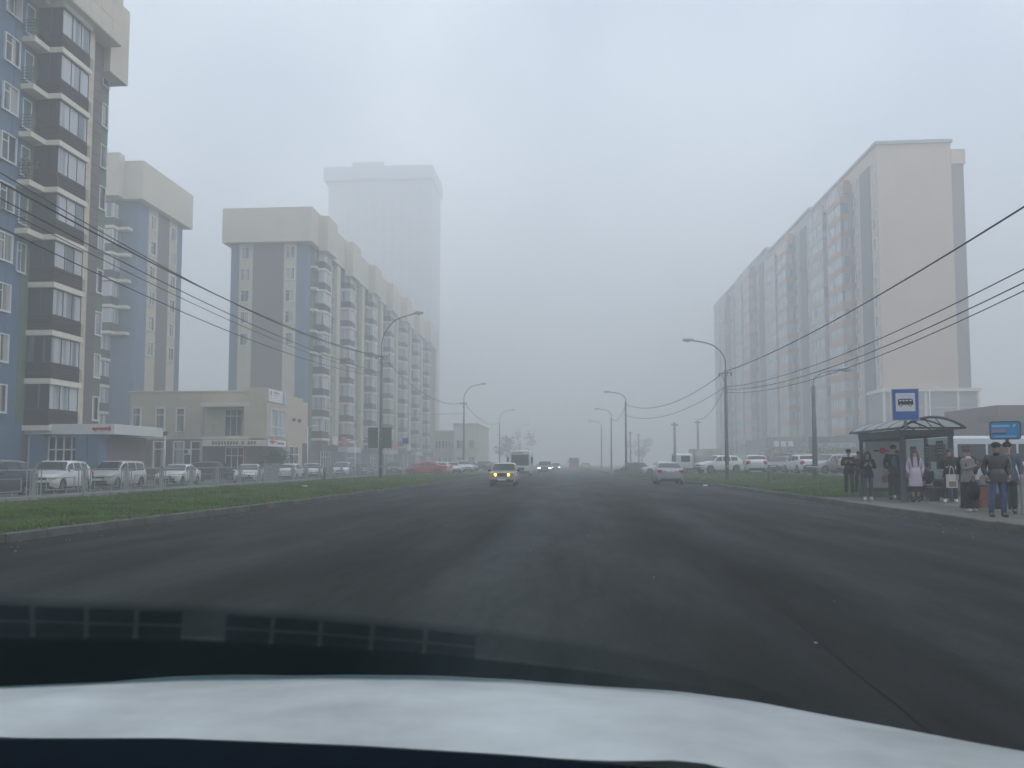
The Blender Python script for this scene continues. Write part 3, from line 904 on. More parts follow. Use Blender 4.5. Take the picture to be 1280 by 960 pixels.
# ---- big block on the other side of the road
M_rend = mat('warm_beige_render', (.60, .48, .38), .85, var=.05, scale=.4)
M_gcol = mat('slate_wall', (.125, .13, .155), .7, var=.06)
M_wgrey = mat('warm_grey_render', (.25, .225, .21), .8, var=.05)
M_orange = mat('faded_orange_panel', (.46, .27, .19), .6, var=.08)
M_lgrey = mat('pale_grey_wall', (.42, .42, .42), .7, var=.05)
XR = 46.0
def big_block(label, y0, y1, zt, end, idx):
    t = thing('apartment_block', label, 'apartment block', (XR, y0, -.1))
    wallbox('wall', M_rend if end else M_lgrey, t, (XR, y0, -.1), (XR + 10.6, y1, zt))
    wallbox('wall', M_wgrey, t, (XR + 10.6, y0 + .15, -.1), (XR + 12.4, y1, zt - 1.0))
    wallbox('roof_edge', M_lgrey, t, (XR - .25, y0 - .25, zt), (XR + 10.8, y1 - .3, zt + .5))
    wallbox('roof_edge', M_rend, t, (XR + 10.6, y0 - .1, zt - 1.0), (XR + 12.6, y1 - .3, zt - 3.2))
    F = Frame(XR, y0, -90)      # along = -y, so a is negative going away
    wallbox('wall_stripe', M_gcol, t, (XR - .12, y0 + 2.6, 4), (XR + .2, y0 + 6.6, zt - 2.2))
    wallbox('wall_stripe', M_gcol, t, (XR - .12, y0 + 9.3, 4), (XR + .2, y0 + 11.0, zt - 2.2))
    wallbox('wall_stripe', M_gcol, t, (XR - .12, y0 + 18, 4), (XR + .2, y0 + 20.6, zt - 5))
    wallbox('wall_stripe', M_orange, t, (XR - .9, y0 + 11.05, zt - 3.4), (XR + .1, y0 + 28.6, zt - 1.2))
    wallbox('wall_stripe', M_lgrey, t, (XR - .5, y0 + 28.7, 4), (XR + .1, y0 + 30.8, zt))
    n = int((zt - 6) / 2.9)
    for k in range(n):
        z = 6.2 + 2.9 * k
        s = F.put('balcony', BAL_A, t, -18.0, 0, z); s2 = link('glazing', BAL_AG, s)
        s = F.put('balcony', BAL_B, t, -28.4, 0, z); s2 = link('glazing', BAL_BG, s)
        F.put('window', WFAR, t, -9.0, .12, z + .9)
        if idx < 2: F.put('window', WFAR, t, -1.9, 0, z + .9)
    return t
def bal(x1, o, m):
    b = MB().box((0, 0, -.15), (x1, -o, 0), 1).box((.05, 0, 0), (x1 - .05, -o + .04, 1.0), 0)
    return b.mesh('balcony', [m, M_lgrey])
def balg(x1, o):
    b = MB().box((.08, 0, 1.0), (x1 - .08, -o + .07, 2.72), 0)
    n = 4
    for i in range(n + 1):
        x = .08 + (x1 - .2) * i / n; b.box((x, -o + .075, 1.0), (x + .07, -o + .03, 2.72), 1)
    return b.mesh('glazing', [M_glassW, M_frame])
BAL_A, BAL_AG = bal(6.6, 1.5, M_orange), balg(6.6, 1.5)
BAL_B, BAL_BG = bal(7.4, 1.2, M_lgrey), balg(7.4, 1.2)
R1 = big_block('tall block with a broad blank beige end wall and orange balconies above the bus shelter', 115, 146, 48.6, True, 0)
R2 = big_block('second block in the joined line behind the beige end wall, one step along and hazier', 146.1, 178, 49.2, False, 1)
R3 = big_block('third block in the joined line behind the beige end wall, dim in the fog', 178.1, 207, 50.6, False, 2)
R4 = big_block('last dim block in the joined line behind the beige end wall, barely showing', 207.1, 240, 50.2, False, 3)
# framed podium storeys of the first block
M_podp = mat('podium_panel', (.30, .28, .29), .8, var=.05)
wallbox('podium', M_podp, R1, (XR - .25, 114.6, -.1), (XR + 13.0, 120, 11.7))
for z in (5.9, 9.3): wallbox('podium_band', M_lgrey, R1, (XR - .3, 114.45, z), (XR + 13.05, 114.58, z + .22))
wallbox('podium_band', M_slab, R1, (XR - .5, 114.2, 11.72), (XR + 13.3, 120.2, 12.2))
for x in (XR - .3, XR + .7, XR + 5.5, XR + 10.0, XR + 12.8): wallbox('podium_post', M_slab, R1, (x, 114.4, -.1), (x + .3, 114.7, 11.7))
# one-storey row of shops in front of it
sh = thing('shop_building', 'one-storey shop row with a dark fascia reading АККУМУЛЯТОРЫ', 'shop', (32, 100, 0))
wallbox('wall', M_lgrey, sh, (25.5, 100, 0), (39.5, 112, 4.6))
wallbox('fascia', mat('slate_fascia', (.12, .13, .14), .5), sh, (30.6, 99.8, 2.75), (39.6, 100, 4.75))
wallbox('fascia', M_podp, sh, (25.4, 99.8, 2.9), (30.3, 100, 4.7))
lettering('АККУМУЛЯТОРЫ', .85, M_white, sh, Vector((34.0, 99.74, 3.6)) - sh.location, width=4.7, extrude=.02)
MB().tube([(37.3 - 32, -.26, 3.6), (37.3 - 32, -.21, 3.6)], .42, 16, smooth=False).build('round_emblem', M_white, sh)
for i in range(3): MB().box((26.2 + i * .9 - 32, -.26, 3.5), (26.8 + i * .9 - 32, -.21, 4.2)).build('shop_sign', M_white, sh)
shopfront(sh, Frame(0, 99.95, 0), 26, 30, .1, 2.7, 4)
shopfront(sh, Frame(0, 99.95, 0), 31, 39, .1, 2.6, 7)
# brown pavilion at the edge
pv = thing('pavilion', 'brown flat-roofed pavilion with a projecting dark canopy behind the blue information board', 'pavilion', (33, 60, 0))
M_pv = mat('brown_render', (.17, .13, .125), .7, var=.06)
wallbox('wall', M_pv, pv, (32.2, 60, 0), (41, 68, 5.75))
wallbox('wall', M_pv, pv, (33.6, 59.6, 0), (44, 61, 4.4))
wallbox('canopy', mat('dark_canopy', (.10, .10, .105), .5), pv, (30.8, 58.8, 4.42), (36.5, 60, 4.86))
for x in (31.2, 33.4): wallbox('post', M_dframe, pv, (x, 59, 0), (x + .15, 59.15, 4.4))
wallbox('window', M_glass2, pv, (34.5, 59.5, 4.9), (36.5, 59.97, 5.5))

# far dim masses each side of the vanishing point
def far_tree(x, y, h, w, lab):
    t = thing('tree', lab, 'tree', (x, y, 0))
    MB().tube([(0, 0, -.2), (.1, 0, h * .35), (0, .1, h * .8)], [.22, .16, .06], 6).build('trunk', mat('bark', (.07, .06, .05), .9), t)
    c = MB()
    cl = [(random.gauss(0, w * .3), random.gauss(0, w * .3), h * random.uniform(.35, .95)) for _ in range(14)]
    for k in range(420):
        q = random.choice(cl); s = random.uniform(.1, .26)
        p = Vector((q[0] + random.gauss(0, w * .13), q[1] + random.gauss(0, w * .13), q[2] + random.gauss(0, h * .07)))
        u = Vector((random.gauss(0, 1), random.gauss(0, 1), random.gauss(0, 1))).normalized() * s; v = u.orthogonal().normalized() * s
        c.quad([p - u - v, p + u - v, p + u + v, p - u + v])
    c.build('crown', M_leaf, t)
M_leaf = mat('autumn_foliage', (.16, .15, .11), .9, var=.35, scale=1)
for (x, y, h, w, lab) in ((-17, 215, 9, 5, 'dim bare tree past the pale square building on the far verge'), (-15, 245, 11, 6, 'faint tree at the fog limit on the far side of the road'), (24, 250, 10, 6, 'faint rounded tree at the fog limit on the bus stop side')):
    far_tree(x, y, h, w, lab)
for o_ in (mS, mD, fS, fD):
    for c_ in list(o_.children): bpy.data.objects.remove(c_)
    bpy.data.objects.remove(o_)
# ------------------------------------------------------------------ street furniture
# railing on the verge side of the parked cars
def railing(name, label, x, ys, z, pitch_rz=90, heavy=.09, h=1.07, parts=True):
    t = thing(name, label, 'railing', (x, ys[0], z))
    post = MB().box((-heavy / 2, -heavy / 2, -.15), (heavy / 2, heavy / 2, h + .03)).box((-heavy / 2 - .01, -heavy / 2 - .01, h + .03), (heavy / 2 + .01, heavy / 2 + .01, h + .045)).mesh('post', M_galv)
    L = ys[1] - ys[0]; g = heavy / 2
    top = MB().box((-.022, g, h - .06), (.022, L - g, h - .015)).mesh('rail', M_galv)
    bot = MB().box((-.022, g, .10), (.022, L - g, .145)).mesh('rail', M_galv)
    bar = MB().box((-.014, -.014, .146), (.014, .014, h - .061)).mesh('bar', M_galv)
    fr = MB(); a, b_ = .62, L - .62
    for (q0, q1, z0, z1) in ((a, b_, .30, .33), (a, b_, .72, .75)): fr.box((-.012, q0, z0), (.012, q1, z1))
    for q in (a, b_): fr.box((-.0125, q - .014, .29), (.0125, q + .014, .76))
    for q in (a + .42, b_ - .42): fr.box((-.0115, q - .012, .147), (.0115, q + .012, .3)); 
    fr = fr.mesh('frame_bars', M_galv)
    for i, y in enumerate(ys):
        link('post', post, t, (0, y - ys[0], 0))
        if i + 1 < len(ys):
            link('rail', top, t, (0, y - ys[0], 0)); link('rail', bot, t, (0, y - ys[0], 0))
            link('frame_bars', fr, t, (0, y - ys[0], 0))
            for q in (.18, .36, L - .36, L - .18): link('bar', bar, t, (0, y - ys[0] + q, 0))
    return t
railing('railing', 'long galvanised steel railing between the grass verge and the parked white cars', -18.3, [14.15 + 2.78 * i for i in range(23)], .14)
t = railing('railing', 'short galvanised railing beside the man in blue jeans', 11.45, [20.3, 22.9, 25.5], .15, h=1.02)
t.rotation_euler = (0, 0, rad(-97))

def post_lamp(x, y, h1, arm, zl, label, lean=0.0, r0=.16, group='street lamps along the road'):
    """tapered steel post, bent tube arm reaching arm metres towards the carriageway, flat lamp head"""
    t = thing('street_lamp', label, 'street lamp', (x, y, .1), group=group)
    s = 1 if arm > 0 else -1; zl -= .1
    MB().tube([(0, 0, -.1), (0, 0, h1 * .45), (lean * .5, 0, h1)], [r0, r0 * .8, r0 * .62], 10).build('post', M_pole, t)
    MB().tube([(0, 0, 1.0), (0, 0, 1.12)], [r0 * 1.12, r0 * 1.1], 10).build('collar', M_galv, t)
    p = [(lean * .5, 0, h1 - .1), (lean * .5 + .02 * s, 0, h1 + (zl - h1) * .35), (lean * .5 + .14 * arm, 0, h1 + (zl - h1) * .62), (lean * .5 + .42 * arm, 0, h1 + (zl - h1) * .86), (lean * .5 + arm * .97, 0, zl)]
    # smooth the bend
    f = []
    for i in range(len(p) - 1):
        for q in range(4):
            u = q / 4; P0 = Vector(p[max(0, i - 1)]); P1 = Vector(p[i]); P2 = Vector(p[i + 1]); P3 = Vector(p[min(len(p) - 1, i + 2)])
            f.append(.5 * ((2 * P1) + (P2 - P0) * u + (2 * P0 - 5 * P1 + 4 * P2 - P3) * u * u + (3 * P1 - P0 - 3 * P2 + P3) * u ** 3))
    f.append(Vector(p[-1]))
    MB().tube(f, .045 if zl > 7 else .028, 8).build('arm', M_pole, t)
    hd = MB(); a = lean * .5 + arm * .9; e = lean * .5 + arm * .9 + .75 * s
    hd.prism([(min(a, e), -.13), (max(a, e), -.13), (max(a, e), .13), (min(a, e), .13)], zl - .06, zl + .07)
    hd.ell(((a + e) / 2, 0, zl + .05), (.42, .16, .1), 12, 6)
    h = hd.build('lamp_head', mat('lamp_head_grey', (.42, .43, .43), .5), t)
    MB().ell(((a + e) / 2 + .06 * s, 0, zl - .07), (.24, .11, .06), 10, 6).build('lamp_glass', mat('lamp_glass', (.6, .62, .62), .2), h)
    return t
post_lamp(-14.9, 60.7, 9.9, 2.9, 13.5, 'tall street lamp carrying two dark sign panels, on the verge with the railing')
post_lamp(-14.9, 110.3, 10.0, 2.8, 12.9, 'tall street lamp second along the railing side, past the red car')
post_lamp(-14.6, 166, 10.0, 2.8, 13.0, 'dim street lamp third along the railing side, by the white minibus')
post_lamp(-14.4, 227, 10.0, 2.8, 13.0, 'faintest street lamp along the railing side')
post_lamp(11.4, 56, 8.0, -2.5, 10.3, 'street lamp on the grass bank behind the silver sedan, its arm over the road')
post_lamp(6.9, 91, 8.5, -2.0, 9.0 + .8, 'street lamp second along the bus stop side, by the dark green hatchback')
post_lamp(6.9, 121, 8.5, -2.0, 9.9, 'dim street lamp third along the bus stop side', r0=.14)
post_lamp(6.9, 156, 8.5, -2.0, 9.9, 'faintest street lamp on the bus stop side', r0=.14)
post_lamp(14.1, 45, 5.7, 1.6, 6.75, 'old concrete lamp post on the bank beside the beige estate car', r0=.17)

def pole(x, y, h, label, r=.12, base=.2, m=None):
    t = thing('utility_pole', label, 'pole', (x, y, base), group='utility poles past the box truck')
    MB().tube([(0, 0, -.3), (0, 0, h)], [r * 1.2, r * .85], 10).build('shaft', m or M_conc, t)
    MB().box((-.3, -.03, h - .25), (.3, .03, h - .18)).build('crossarm', M_dark, t)
    for q in (-.25, .25): MB().tube([(q, 0, h - .18), (q, 0, h - .05)], .03, 6).build('insulator', M_white, t)
pole(9.8, 71, 4.9, 'thin concrete pole behind the white saloon on the verge')
pole(13.4, 80, 5.6, 'thin concrete pole standing behind the box truck cab')
pole(9.6, 118, 6, 'slender pole dim in the fog beside the white parked cars')
pole(12.9, 140, 6.5, 'faint short pole in the fog past the dark green hatchback')
t = thing('utility_pole', 'slim grey post with a dark box at its top, beside the blue information board', 'pole', (13.25, 21.9, .15))
MB().tube([(0, 0, -.1), (0, 0, 5.7)], .045, 8).build('shaft', M_pole, t)
MB().box((-.05, -.1, 5.2), (.25, .12, 5.75)).build('box', M_dark, t)

# sign panels strapped to the first tall lamp
t = thing('road_sign', 'pair of dark green sign panels seen from behind on the tall lamp post', 'sign', (-14.9, 60.4, 2.5))
for x0, x1 in ((-.95, -.16), (.16, .95)):
    p = MB().box((x0, -.03, .1), (x1, 0, 1.75)).build('panel', mat('dark_green_sign_back', (.06, .1, .085), .6), t)
    b = MB()
    for k in range(4): b.box((x0 + .05, -.05, .3 + k * .4), (x1 - .05, -.031, .34 + k * .4))
    b.build('stiffener', M_pole, p)
MB().box((-.9, .01, .8), (.9, .05, .88)).build('bracket', M_galv, t)

def road_sign(x, y, z, h, label, shape, m):
    t = thing('road_sign', label, 'sign', (x, y, z))
    MB().tube([(0, 0, 0), (0, 0, h)], .035, 8).build('post', M_galv, t)
    if shape == 'tri': MB().prism([(0, 0), (1, 0), (.5, .8)], 0, .02)
    MB().box((-.3, -.05, h - .6), (.3, -.02, h)).build('plate', m, t)
road_sign(-17.0, 80, .15, 3.9, 'small blue square road sign on a white post in front of the red car', 'sq', mat('sign_blue', (.02, .08, .3), .5))
road_sign(-17.1, 71, .15, 3.6, 'thin white sign post without lettering on the verge before the red car', 'sq', M_white)
# concrete bollards in the grass
for (x, y, lab) in ((-17.8, 55.5, 'squat dark post at the end of the railing row by the tall lamp'), (11.9, 46.5, 'short dark post standing in the grass bank before the dark saloon')):
    t = thing('bollard', lab, 'bollard', (x, y, .15 if x < 0 else hr(x, y)))
    MB().tube([(0, 0, -.1), (0, 0, .85), (0, 0, .93)], [.13, .12, .07], 8).build('body', M_pole, t)
    MB().tube([(0, 0, .7), (0, 0, .76)], .14, 8).build('ring', M_galv, t)

# park lamps with white posts and dark heads
def park_lamp(x, y, h, label, double=False):
    t = thing('garden_lamp', label, 'lamp', (x, y, -.12), group='slim white posted lamps by the parked cars')
    MB().tube([(0, 0, 0), (0, 0, h)], [.06, .045], 8).build('post', M_white, t)
    if not double:
        MB().tube([(0, 0, h), (0, 0, h + .28)], [.1, .2], 10).build('lantern', M_dark, t)
        MB().tube([(0, 0, h + .28), (0, 0, h + .36)], [.26, .06], 10).build('cap', M_dark, t)
    else:
        for s in (-1, 1):
            MB().tube([(0, 0, h - .05), (s * .5, 0, h + .12)], .025, 6).build('arm', M_white, t)
            MB().ell((s * .78, 0, h + .14), (.34, .13, .07), 10, 6).build('lamp_head', M_white, t)
park_lamp(-32.0, 55, 4.0, 'white posted lamp with a dark lantern in front of the low beige office')
park_lamp(-34.6, 64, 3.9, 'short slim lamp between the ground floor windows of the office')
park_lamp(-27.2, 79, 5.3, 'double-armed white lamp past the corner of the office', True)
park_lamp(-23.5, 84, 4.0, 'pale slim lamp post in front of the first balcony stack', True)
park_lamp(-23.5, 98, 5.6, 'taller pale lamp post beside the shop signs', True)
park_lamp(36.5, 80, 9.0, 'twin white lamp heads showing just above the bus stop sign', True)

# bush in a concrete ring by the office corner
t = thing('shrub', 'dark shrub in a square concrete planter by the office corner', 'shrub', (-25.6, 66, -.12))
MB().box((-.75, -.75, 0), (.75, .75, 1.5)).build('planter', M_conc, t)
c = MB()
for k in range(900):
    p = Vector((random.gauss(0, .65), random.gauss(0, .5), 1.9 + random.gauss(0, .33))); s = random.uniform(.05, .11)
    u = Vector((random.gauss(0, 1), random.gauss(0, 1), random.gauss(0, 1))).normalized() * s; v = u.orthogonal().normalized() * s
    c.quad([p - u, p - v, p + u, p + v])
c.build('foliage', mat('dark_leaf', (.03, .045, .025), .9, var=.4), t)
MB().tube([(0, 0, 1.4), (.05, 0, 2.1)], [.05, .02], 6).build('stem', M_dark, t)
# scruffy bushes behind the cars on the bank
for i, (x, y, w, lab) in enumerate(((24.5, 76, 3.6, 'pale scruffy bush behind the white cars, beside the lamp on the bank'), (27, 84, 3.2, 'pale twiggy bush between the lamp on the bank and the shop row'), (24.5, 92, 2.2, 'small dry bush in front of the shop row wall'))):
    t = thing('shrub', lab, 'shrub', (x, y, .4), group='dry bushes in front of the shops')
    c = MB()
    for k in range(1100):
        p = Vector((random.gauss(0, w * .4), random.gauss(0, w * .2), abs(random.gauss(1.3, .75)))); s = random.uniform(.05, .13)
        u = Vector((random.gauss(0, 1), random.gauss(0, 1), random.gauss(0, 1))).normalized() * s; v = u.orthogonal().normalized() * s
        c.quad([p - u, p - v, p + u, p + v], k % 3 // 2)
    c.build('foliage', [mat('dry_leaf', (.17, .16, .1), .9, var=.4), mat('pale_leaf', (.33, .33, .28), .9)], t)
    for k in range(5): MB().tube([(0, 0, -.1), (random.uniform(-w * .4, w * .4), random.uniform(-.4, .4), random.uniform(1.3, 2.4))], [.04, .012], 5).build('stem', M_dark, t)

# overhead wires: each a sagging cable of its own
def wire(a, b, sag, r, label, group):
    a, b = Vector(a), Vector(b); n = 28
    pts = [a.lerp(b, i / n) - Vector((0, 0, sag * 4 * (i / n) * (1 - i / n))) for i in range(n + 1)]
    o = MB().tube([p - a for p in pts], r, 5).build('overhead_wire', M_wire, None, a)
    tag(o, label, 'wire', group)
GL, GR = 'overhead wires on the railing side', 'overhead wires on the bus stop side'
wire((-14.9, 12, 9.6), (-14.9, 60.7, 10.05), 1.25, .016, 'thin topmost wire crossing the balcony tower to the tall lamp', GL)
wire((-14.9, 12, 9.15), (-14.9, 60.7, 10.0), .95, .026, 'thickest black cable crossing the balcony tower to the tall lamp', GL)
wire((-14.9, 12, 8.75), (-14.9, 60.7, 8.7), .75, .018, 'wire next below the thick cable, running down to the tall lamp', GL)
wire((-14.9, 12, 8.55), (-14.9, 60.7, 8.55), .85, .013, 'faint wire third below the thick cable', GL)
wire((-14.9, 12, 8.05), (-14.9, 60.7, 8.4), 1.0, .017, 'lowest wire over the parked cars to the tall lamp', GL)
wire((-14.9, 60.7, 10.0), (-14.9, 110.3, 10.2), 1.5, .028, 'cable dipping between the first and second lamps of the railing side', GL)
wire((-14.9, 110.3, 10.2), (-14.6, 166, 10.2), 1.5, .03, 'cable from the second lamp into the fog on the railing side', GL)
wire((-33, 92, 8.6), (-14.9, 110.3, 8.6), .5, .02, 'short wire from the balcony block to the second lamp', GL)
wire((11.4, 14, 8.05), (11.4, 56, 8.0), .55, .028, 'thickest cable rising steeply past the blank beige end wall', GR)
wire((11.4, 14, 6.6), (11.4, 56, 6.9), .85, .018, 'upper of three thin wires passing over the bus shelter', GR)
wire((11.4, 14, 6.3), (11.4, 56, 6.7), .95, .018, 'middle of three thin wires passing over the bus shelter', GR)
wire((11.4, 14, 6.15), (11.4, 56, 6.5), 1.05, .016, 'lowest of three thin wires passing over the bus shelter', GR)
wire((11.4, 56, 8.0), (6.9, 91, 8.3), 1.3, .026, 'cable sagging from the bank lamp to the next lamp', GR)
wire((11.4, 56, 6.9), (6.9, 91, 7.0), 1.1, .02, 'lower wire sagging from the bank lamp to the next lamp', GR)
wire((11.4, 56, 7.0), (13.4, 80, 5.9), .7, .018, 'wire from the bank lamp to the thin pole behind the truck', GR)
wire((6.9, 91, 8.3), (6.9, 121, 8.4), 1.0, .024, 'cable from the second to the third lamp on the bus stop side', GR)
for (x, y, z) in ((-14.9, 60.7, 10.0), (11.4, 56, 7.9), (-14.9, 110.3, 10.1)):
    t = thing('cable_bracket', {60.7: 'dark cable bracket clamped to the tall lamp with the sign panels', 56: 'dark cable bracket clamped to the lamp on the grass bank', 110.3: 'dark cable bracket clamped to the second lamp of the railing side'}[y], 'bracket', (x, y, z))
    MB().tube([(-.5, 0, -.05), (.5, 0, .05)], .03, 6).build('bar', M_dark, t)
    for q in (-.45, .1, .4): MB().tube([(q, 0, -.02), (q, 0, -.22)], .045, 6).build('insulator', M_dark, t)
    MB().tube([(-.3, -.02, 0), (0, 0, -.9)], .022, 5).build('strut', M_dark, t)

# bus shelter
SX0, SX1, SY0, SY1, SZ = 10.9, 12.55, 26.0, 29.6, .15
sh = thing('bus_shelter', 'dark metal bus shelter with a translucent arched roof and glass back', 'bus shelter', (SX0, SY0, SZ))
DX, DY = SX1 - SX0, SY1 - SY0
M_sh = mat('shelter_paint', (.03, .042, .05), .4, var=.1)
M_poly = bpy.data.materials.new('milky_roof_sheet'); M_poly.use_nodes = True
_t = M_poly.node_tree; _b = _t.nodes['Principled BSDF']; _b.inputs['Base Color'].default_value = (.7, .72, .72, 1); _b.inputs['Roughness'].default_value = .4
_tr = _t.nodes.new('ShaderNodeBsdfTranslucent'); _tr.inputs[0].default_value = (.75, .78, .78, 1); _mx = _t.nodes.new('ShaderNodeMixShader'); _mx.inputs[0].default_value = .6
_t.links.new(_b.outputs[0], _mx.inputs[1]); _t.links.new(_tr.outputs[0], _mx.inputs[2]); _t.links.new(_mx.outputs[0], _t.nodes['Material Output'].inputs['Surface'])
M_sglass = clear_glass('shelter_glass', (.72, .77, .77), .10)
def shb(name, a, b, m=M_sh, parent=None): return MB().box(a, b).build(name, m, parent or sh)
p_ = .12
for (x, y, w) in ((0, 0, .13), (0, DY - .1, .1), (DX - .12, 0, .13), (DX - .1, DY - .1, .1), (DX - .1, DY * .5 - .05, .09)):
    shb('post', (x, y, 0), (x + w, y + w, 2.33))
shb('beam', (-.02, -.02, 2.12), (.10, DY + .02, 2.345)); shb('beam', (DX - .1, -.02, 2.12), (DX + .02, DY + .02, 2.345))
shb('beam', (.101, -.015, 2.14), (DX - .101, .09, 2.34)); shb('beam', (.101, DY - .09, 2.05), (DX - .101, DY + .015, 2.34))
# eaves and barrel roof
shb('eave', (-.20, -.55, 2.35), (-.12, DY + .45, 2.42)); shb('eave', (DX + .07, -.55, 2.35), (DX + .15, DY + .45, 2.42))
def arc(y, n=14, z=2.40, hgt=.33):
    x0, x1 = -.15, DX + .12
    return [(x0 + (x1 - x0) * i / n, y, z + hgt * math.sin(math.pi * (i / n)) ** .8) for i in range(n + 1)]
for y in (-.5, .65, 1.75, 2.85, DY + .4): MB().tube(arc(y), .035 if y > -.4 else .045, 6).build('roof_rib', M_sh, sh)
ysr = [-.48, .65, 1.75, 2.85, DY + .38]
for a, c in zip(ysr, ysr[1:]):
    b = MB(); A, C = arc(a + .04, z=2.415), arc(c - .04, z=2.415)
    for i in range(14):
        b.quad([A[i], A[i + 1], C[i + 1], C[i]])
        b.quad([tuple(Vector(v) + Vector((0, 0, .008))) for v in (A[i], C[i], C[i + 1], A[i + 1])])
    b.build('roof_panel', M_poly, sh)
shb('beam', (-.12, -.5, 2.352), (DX + .09, -.44, 2.41)); shb('beam', (-.12, DY + .36, 2.352), (DX + .09, DY + .42, 2.41))
for x in (.45, .8, 1.15): MB().tube([(x, -.47, 2.4), (x - .25, -.47, 2.4 + .28)], .014, 5).build('brace', M_sh, sh)
# glazing: far end, and the back in three bays
for (a, b_) in (((.1, DY - .06, .28), (DX - .1, DY - .045, 2.05)),): shb('end_pane', a, b_, M_sglass)
shb('end_rail', (.1, DY - .08, .2), (DX - .1, DY - .02, .28))
for k, (y0, y1) in enumerate(((.13, DY * .5 - .06), (DY * .5 + .05, DY - .1))):
    shb('back_pane', (DX - .06, y0, .62), (DX - .045, y1, 2.1), M_sglass)
    shb('kick_panel', (DX - .07, y0, .1), (DX - .03, y1, .6), M_sh)
shb('rail', (DX - .09, .13, .6), (DX - .02, DY - .1, .66))
po = thing('poster', 'pale advertising poster with a small red emblem in the far end of the bus shelter', 'poster', (SX0 + .15, SY1 - .16, .5))
MB().box((0, 0, 0), (DX - .3, .03, 1.68)).build('sheet', mat('poster_grey', (.36, .37, .37), .5), po)
b = MB(); b.tube([(.62, -.012, 1.36), (.62, -.004, 1.36)], .12, 14, smooth=False); b.box((.72, -.008, 1.33), (.86, -.003, 1.4))
b.build('red_emblem', M_red, po)
MB().box((.3, -.008, 1.33), (.49, -.003, 1.39)).box((.35, -.008, 1.08), (.9, -.003, 1.08)).build('grey_print', M_dframe, po)
b = MB().tube([(.7, -.008, .32), (.7, -.003, .32)], .15, 14, smooth=False); b.build('brown_print', mat('poster_brown', (.22, .13, .11), .6), po)
# timetable boards on the back glass
for (y, z, w, h, lab) in ((.5, 1.05, .5, .95, 'dark timetable sheet on the shelter back glass behind the seated person'), (1.5, 1.3, .35, .6, 'small timetable sheet high on the shelter back glass'), (2.5, 1.5, .5, .35, 'green notice at the top of the shelter back glass')):
    t = thing('notice', lab, 'notice', (SX1 - .075, SY0 + y, z + .15))
    MB().box((-.01, 0, 0), (0, w, h)).build('sheet', mat('notice_' + str(int(y * 10)), (.07, .1, .09) if y < 2 else (.03, .12, .1), .6), t)
    for k in range(4): MB().box((-.014, .05, h - .12 - k * .1), (-.011, w - .08, h - .09 - k * .1)).build('text_line', M_lgrey, t)
# bench
be = thing('bench', 'long dark bench along the back of the bus shelter', 'bench', (SX1 - .55, SY0 + .35, .15))
for k in range(3): MB().box((0 + k * .14, 0, .42), (.125 + k * .14, 3.1, .46)).build('slat', mat('bench_grey', (.12, .13, .14), .5), be)
for y in (.3, 1.5, 2.8): MB().box((.05, y, 0), (.37, y + .06, .419)).build('leg', M_sh, be)

# bus stop sign on its pole
bs = thing('bus_stop_sign', 'tall blue bus stop sign showing a black bus on white', 'sign', (10.8, 25.35, .15), 0)
bs.scale = (1.12, 1, 1.045)
MB().tube([(0, .05, 2.2), (0, .05, 3.4)], .045, 8).build('post', M_galv, bs)
bs.rotation_euler = (0, 0, rad(-9))
M_sblue = mat('bus_sign_blue', (.012, .095, .38), .4, var=.03)
MB().box((-.36, -.02, 2.50), (.36, .03, 3.48)).build('edge_frame', M_lgrey, bs)
MB().box((-.335, -.03, 2.525), (.335, -.0215, 3.455)).build('blue_plate', M_sblue, bs)
wf = MB().box((-.255, -.036, 2.78), (.255, -.0315, 3.34)).build('white_field', mat('sign_white', (.62, .64, .67), .4, var=.02), bs)
bb = MB()
bb.prism([(-.20, 0), (.205, 0), (.205, .08), (.19, .16), (.15, .185), (-.17, .185), (-.20, .15)], 0, .004)
bb.v = [(x, -.0365 - z, 2.98 + y) for x, y, z in bb.v]
bb.build('bus_symbol', M_black, wf)
for x in (-.165, -.08, .01, .10): MB().box((x, -.043, 3.09), (x + .06, -.0411, 3.13)).build('symbol_window', MATS['sign_white'], wf)
for x in (-.13, .12):
    MB().tube([(x, -.0445, 2.975), (x, -.0412, 2.975)], .045, 14, smooth=False).build('symbol_wheel', M_black, wf)
    MB().tube([(x, -.0475, 2.975), (x, -.045, 2.975)], .024, 12, smooth=False).build('symbol_hub', MATS['sign_white'], wf)

# blue information board on a post
ib = thing('information_board', 'bright blue information board with pale print on a dark post', 'information board', (12.0, 22, .15))
ib.scale = (.85, 1, 1)
ib.rotation_euler = (0, 0, rad(-25))
MB().tube([(.05, 0, 0), (.05, 0, 2.0)], .05, 8).build('post', M_sh, ib)
def rr(w, h, r, y0, y1, z, n=5):
    pts = []
    for cx, cz, a0 in ((w / 2 - r, h - r, 0), (-w / 2 + r, h - r, 90), (-w / 2 + r, r, 180), (w / 2 - r, r, 270)):
        for i in range(n + 1):
            a = rad(a0 + 90 * i / n); pts.append((cx + r * math.cos(a), cz + r * math.sin(a)))
    b = MB().prism(pts, 0, 1)
    b.v = [(x, y1 + (y0 - y1) * q, z + zz) for x, zz, q in b.v]
    return b
rr(.86, .5, .08, -.05, .05, 1.9).build('casing', M_sh, ib)
rr(.79, .43, .06, -.056, -.051, 1.935).build('blue_panel', mat('info_blue', (.01, .22, .5), .35, var=.05), ib)
MB().box((-.36, -.060, 2.24), (.12, -.0565, 2.30)).box((-.3, -.060, 1.97), (.3, -.0565, 2.0)).build('pale_print', mat('print_cyan', (.2, .45, .62), .4), ib)
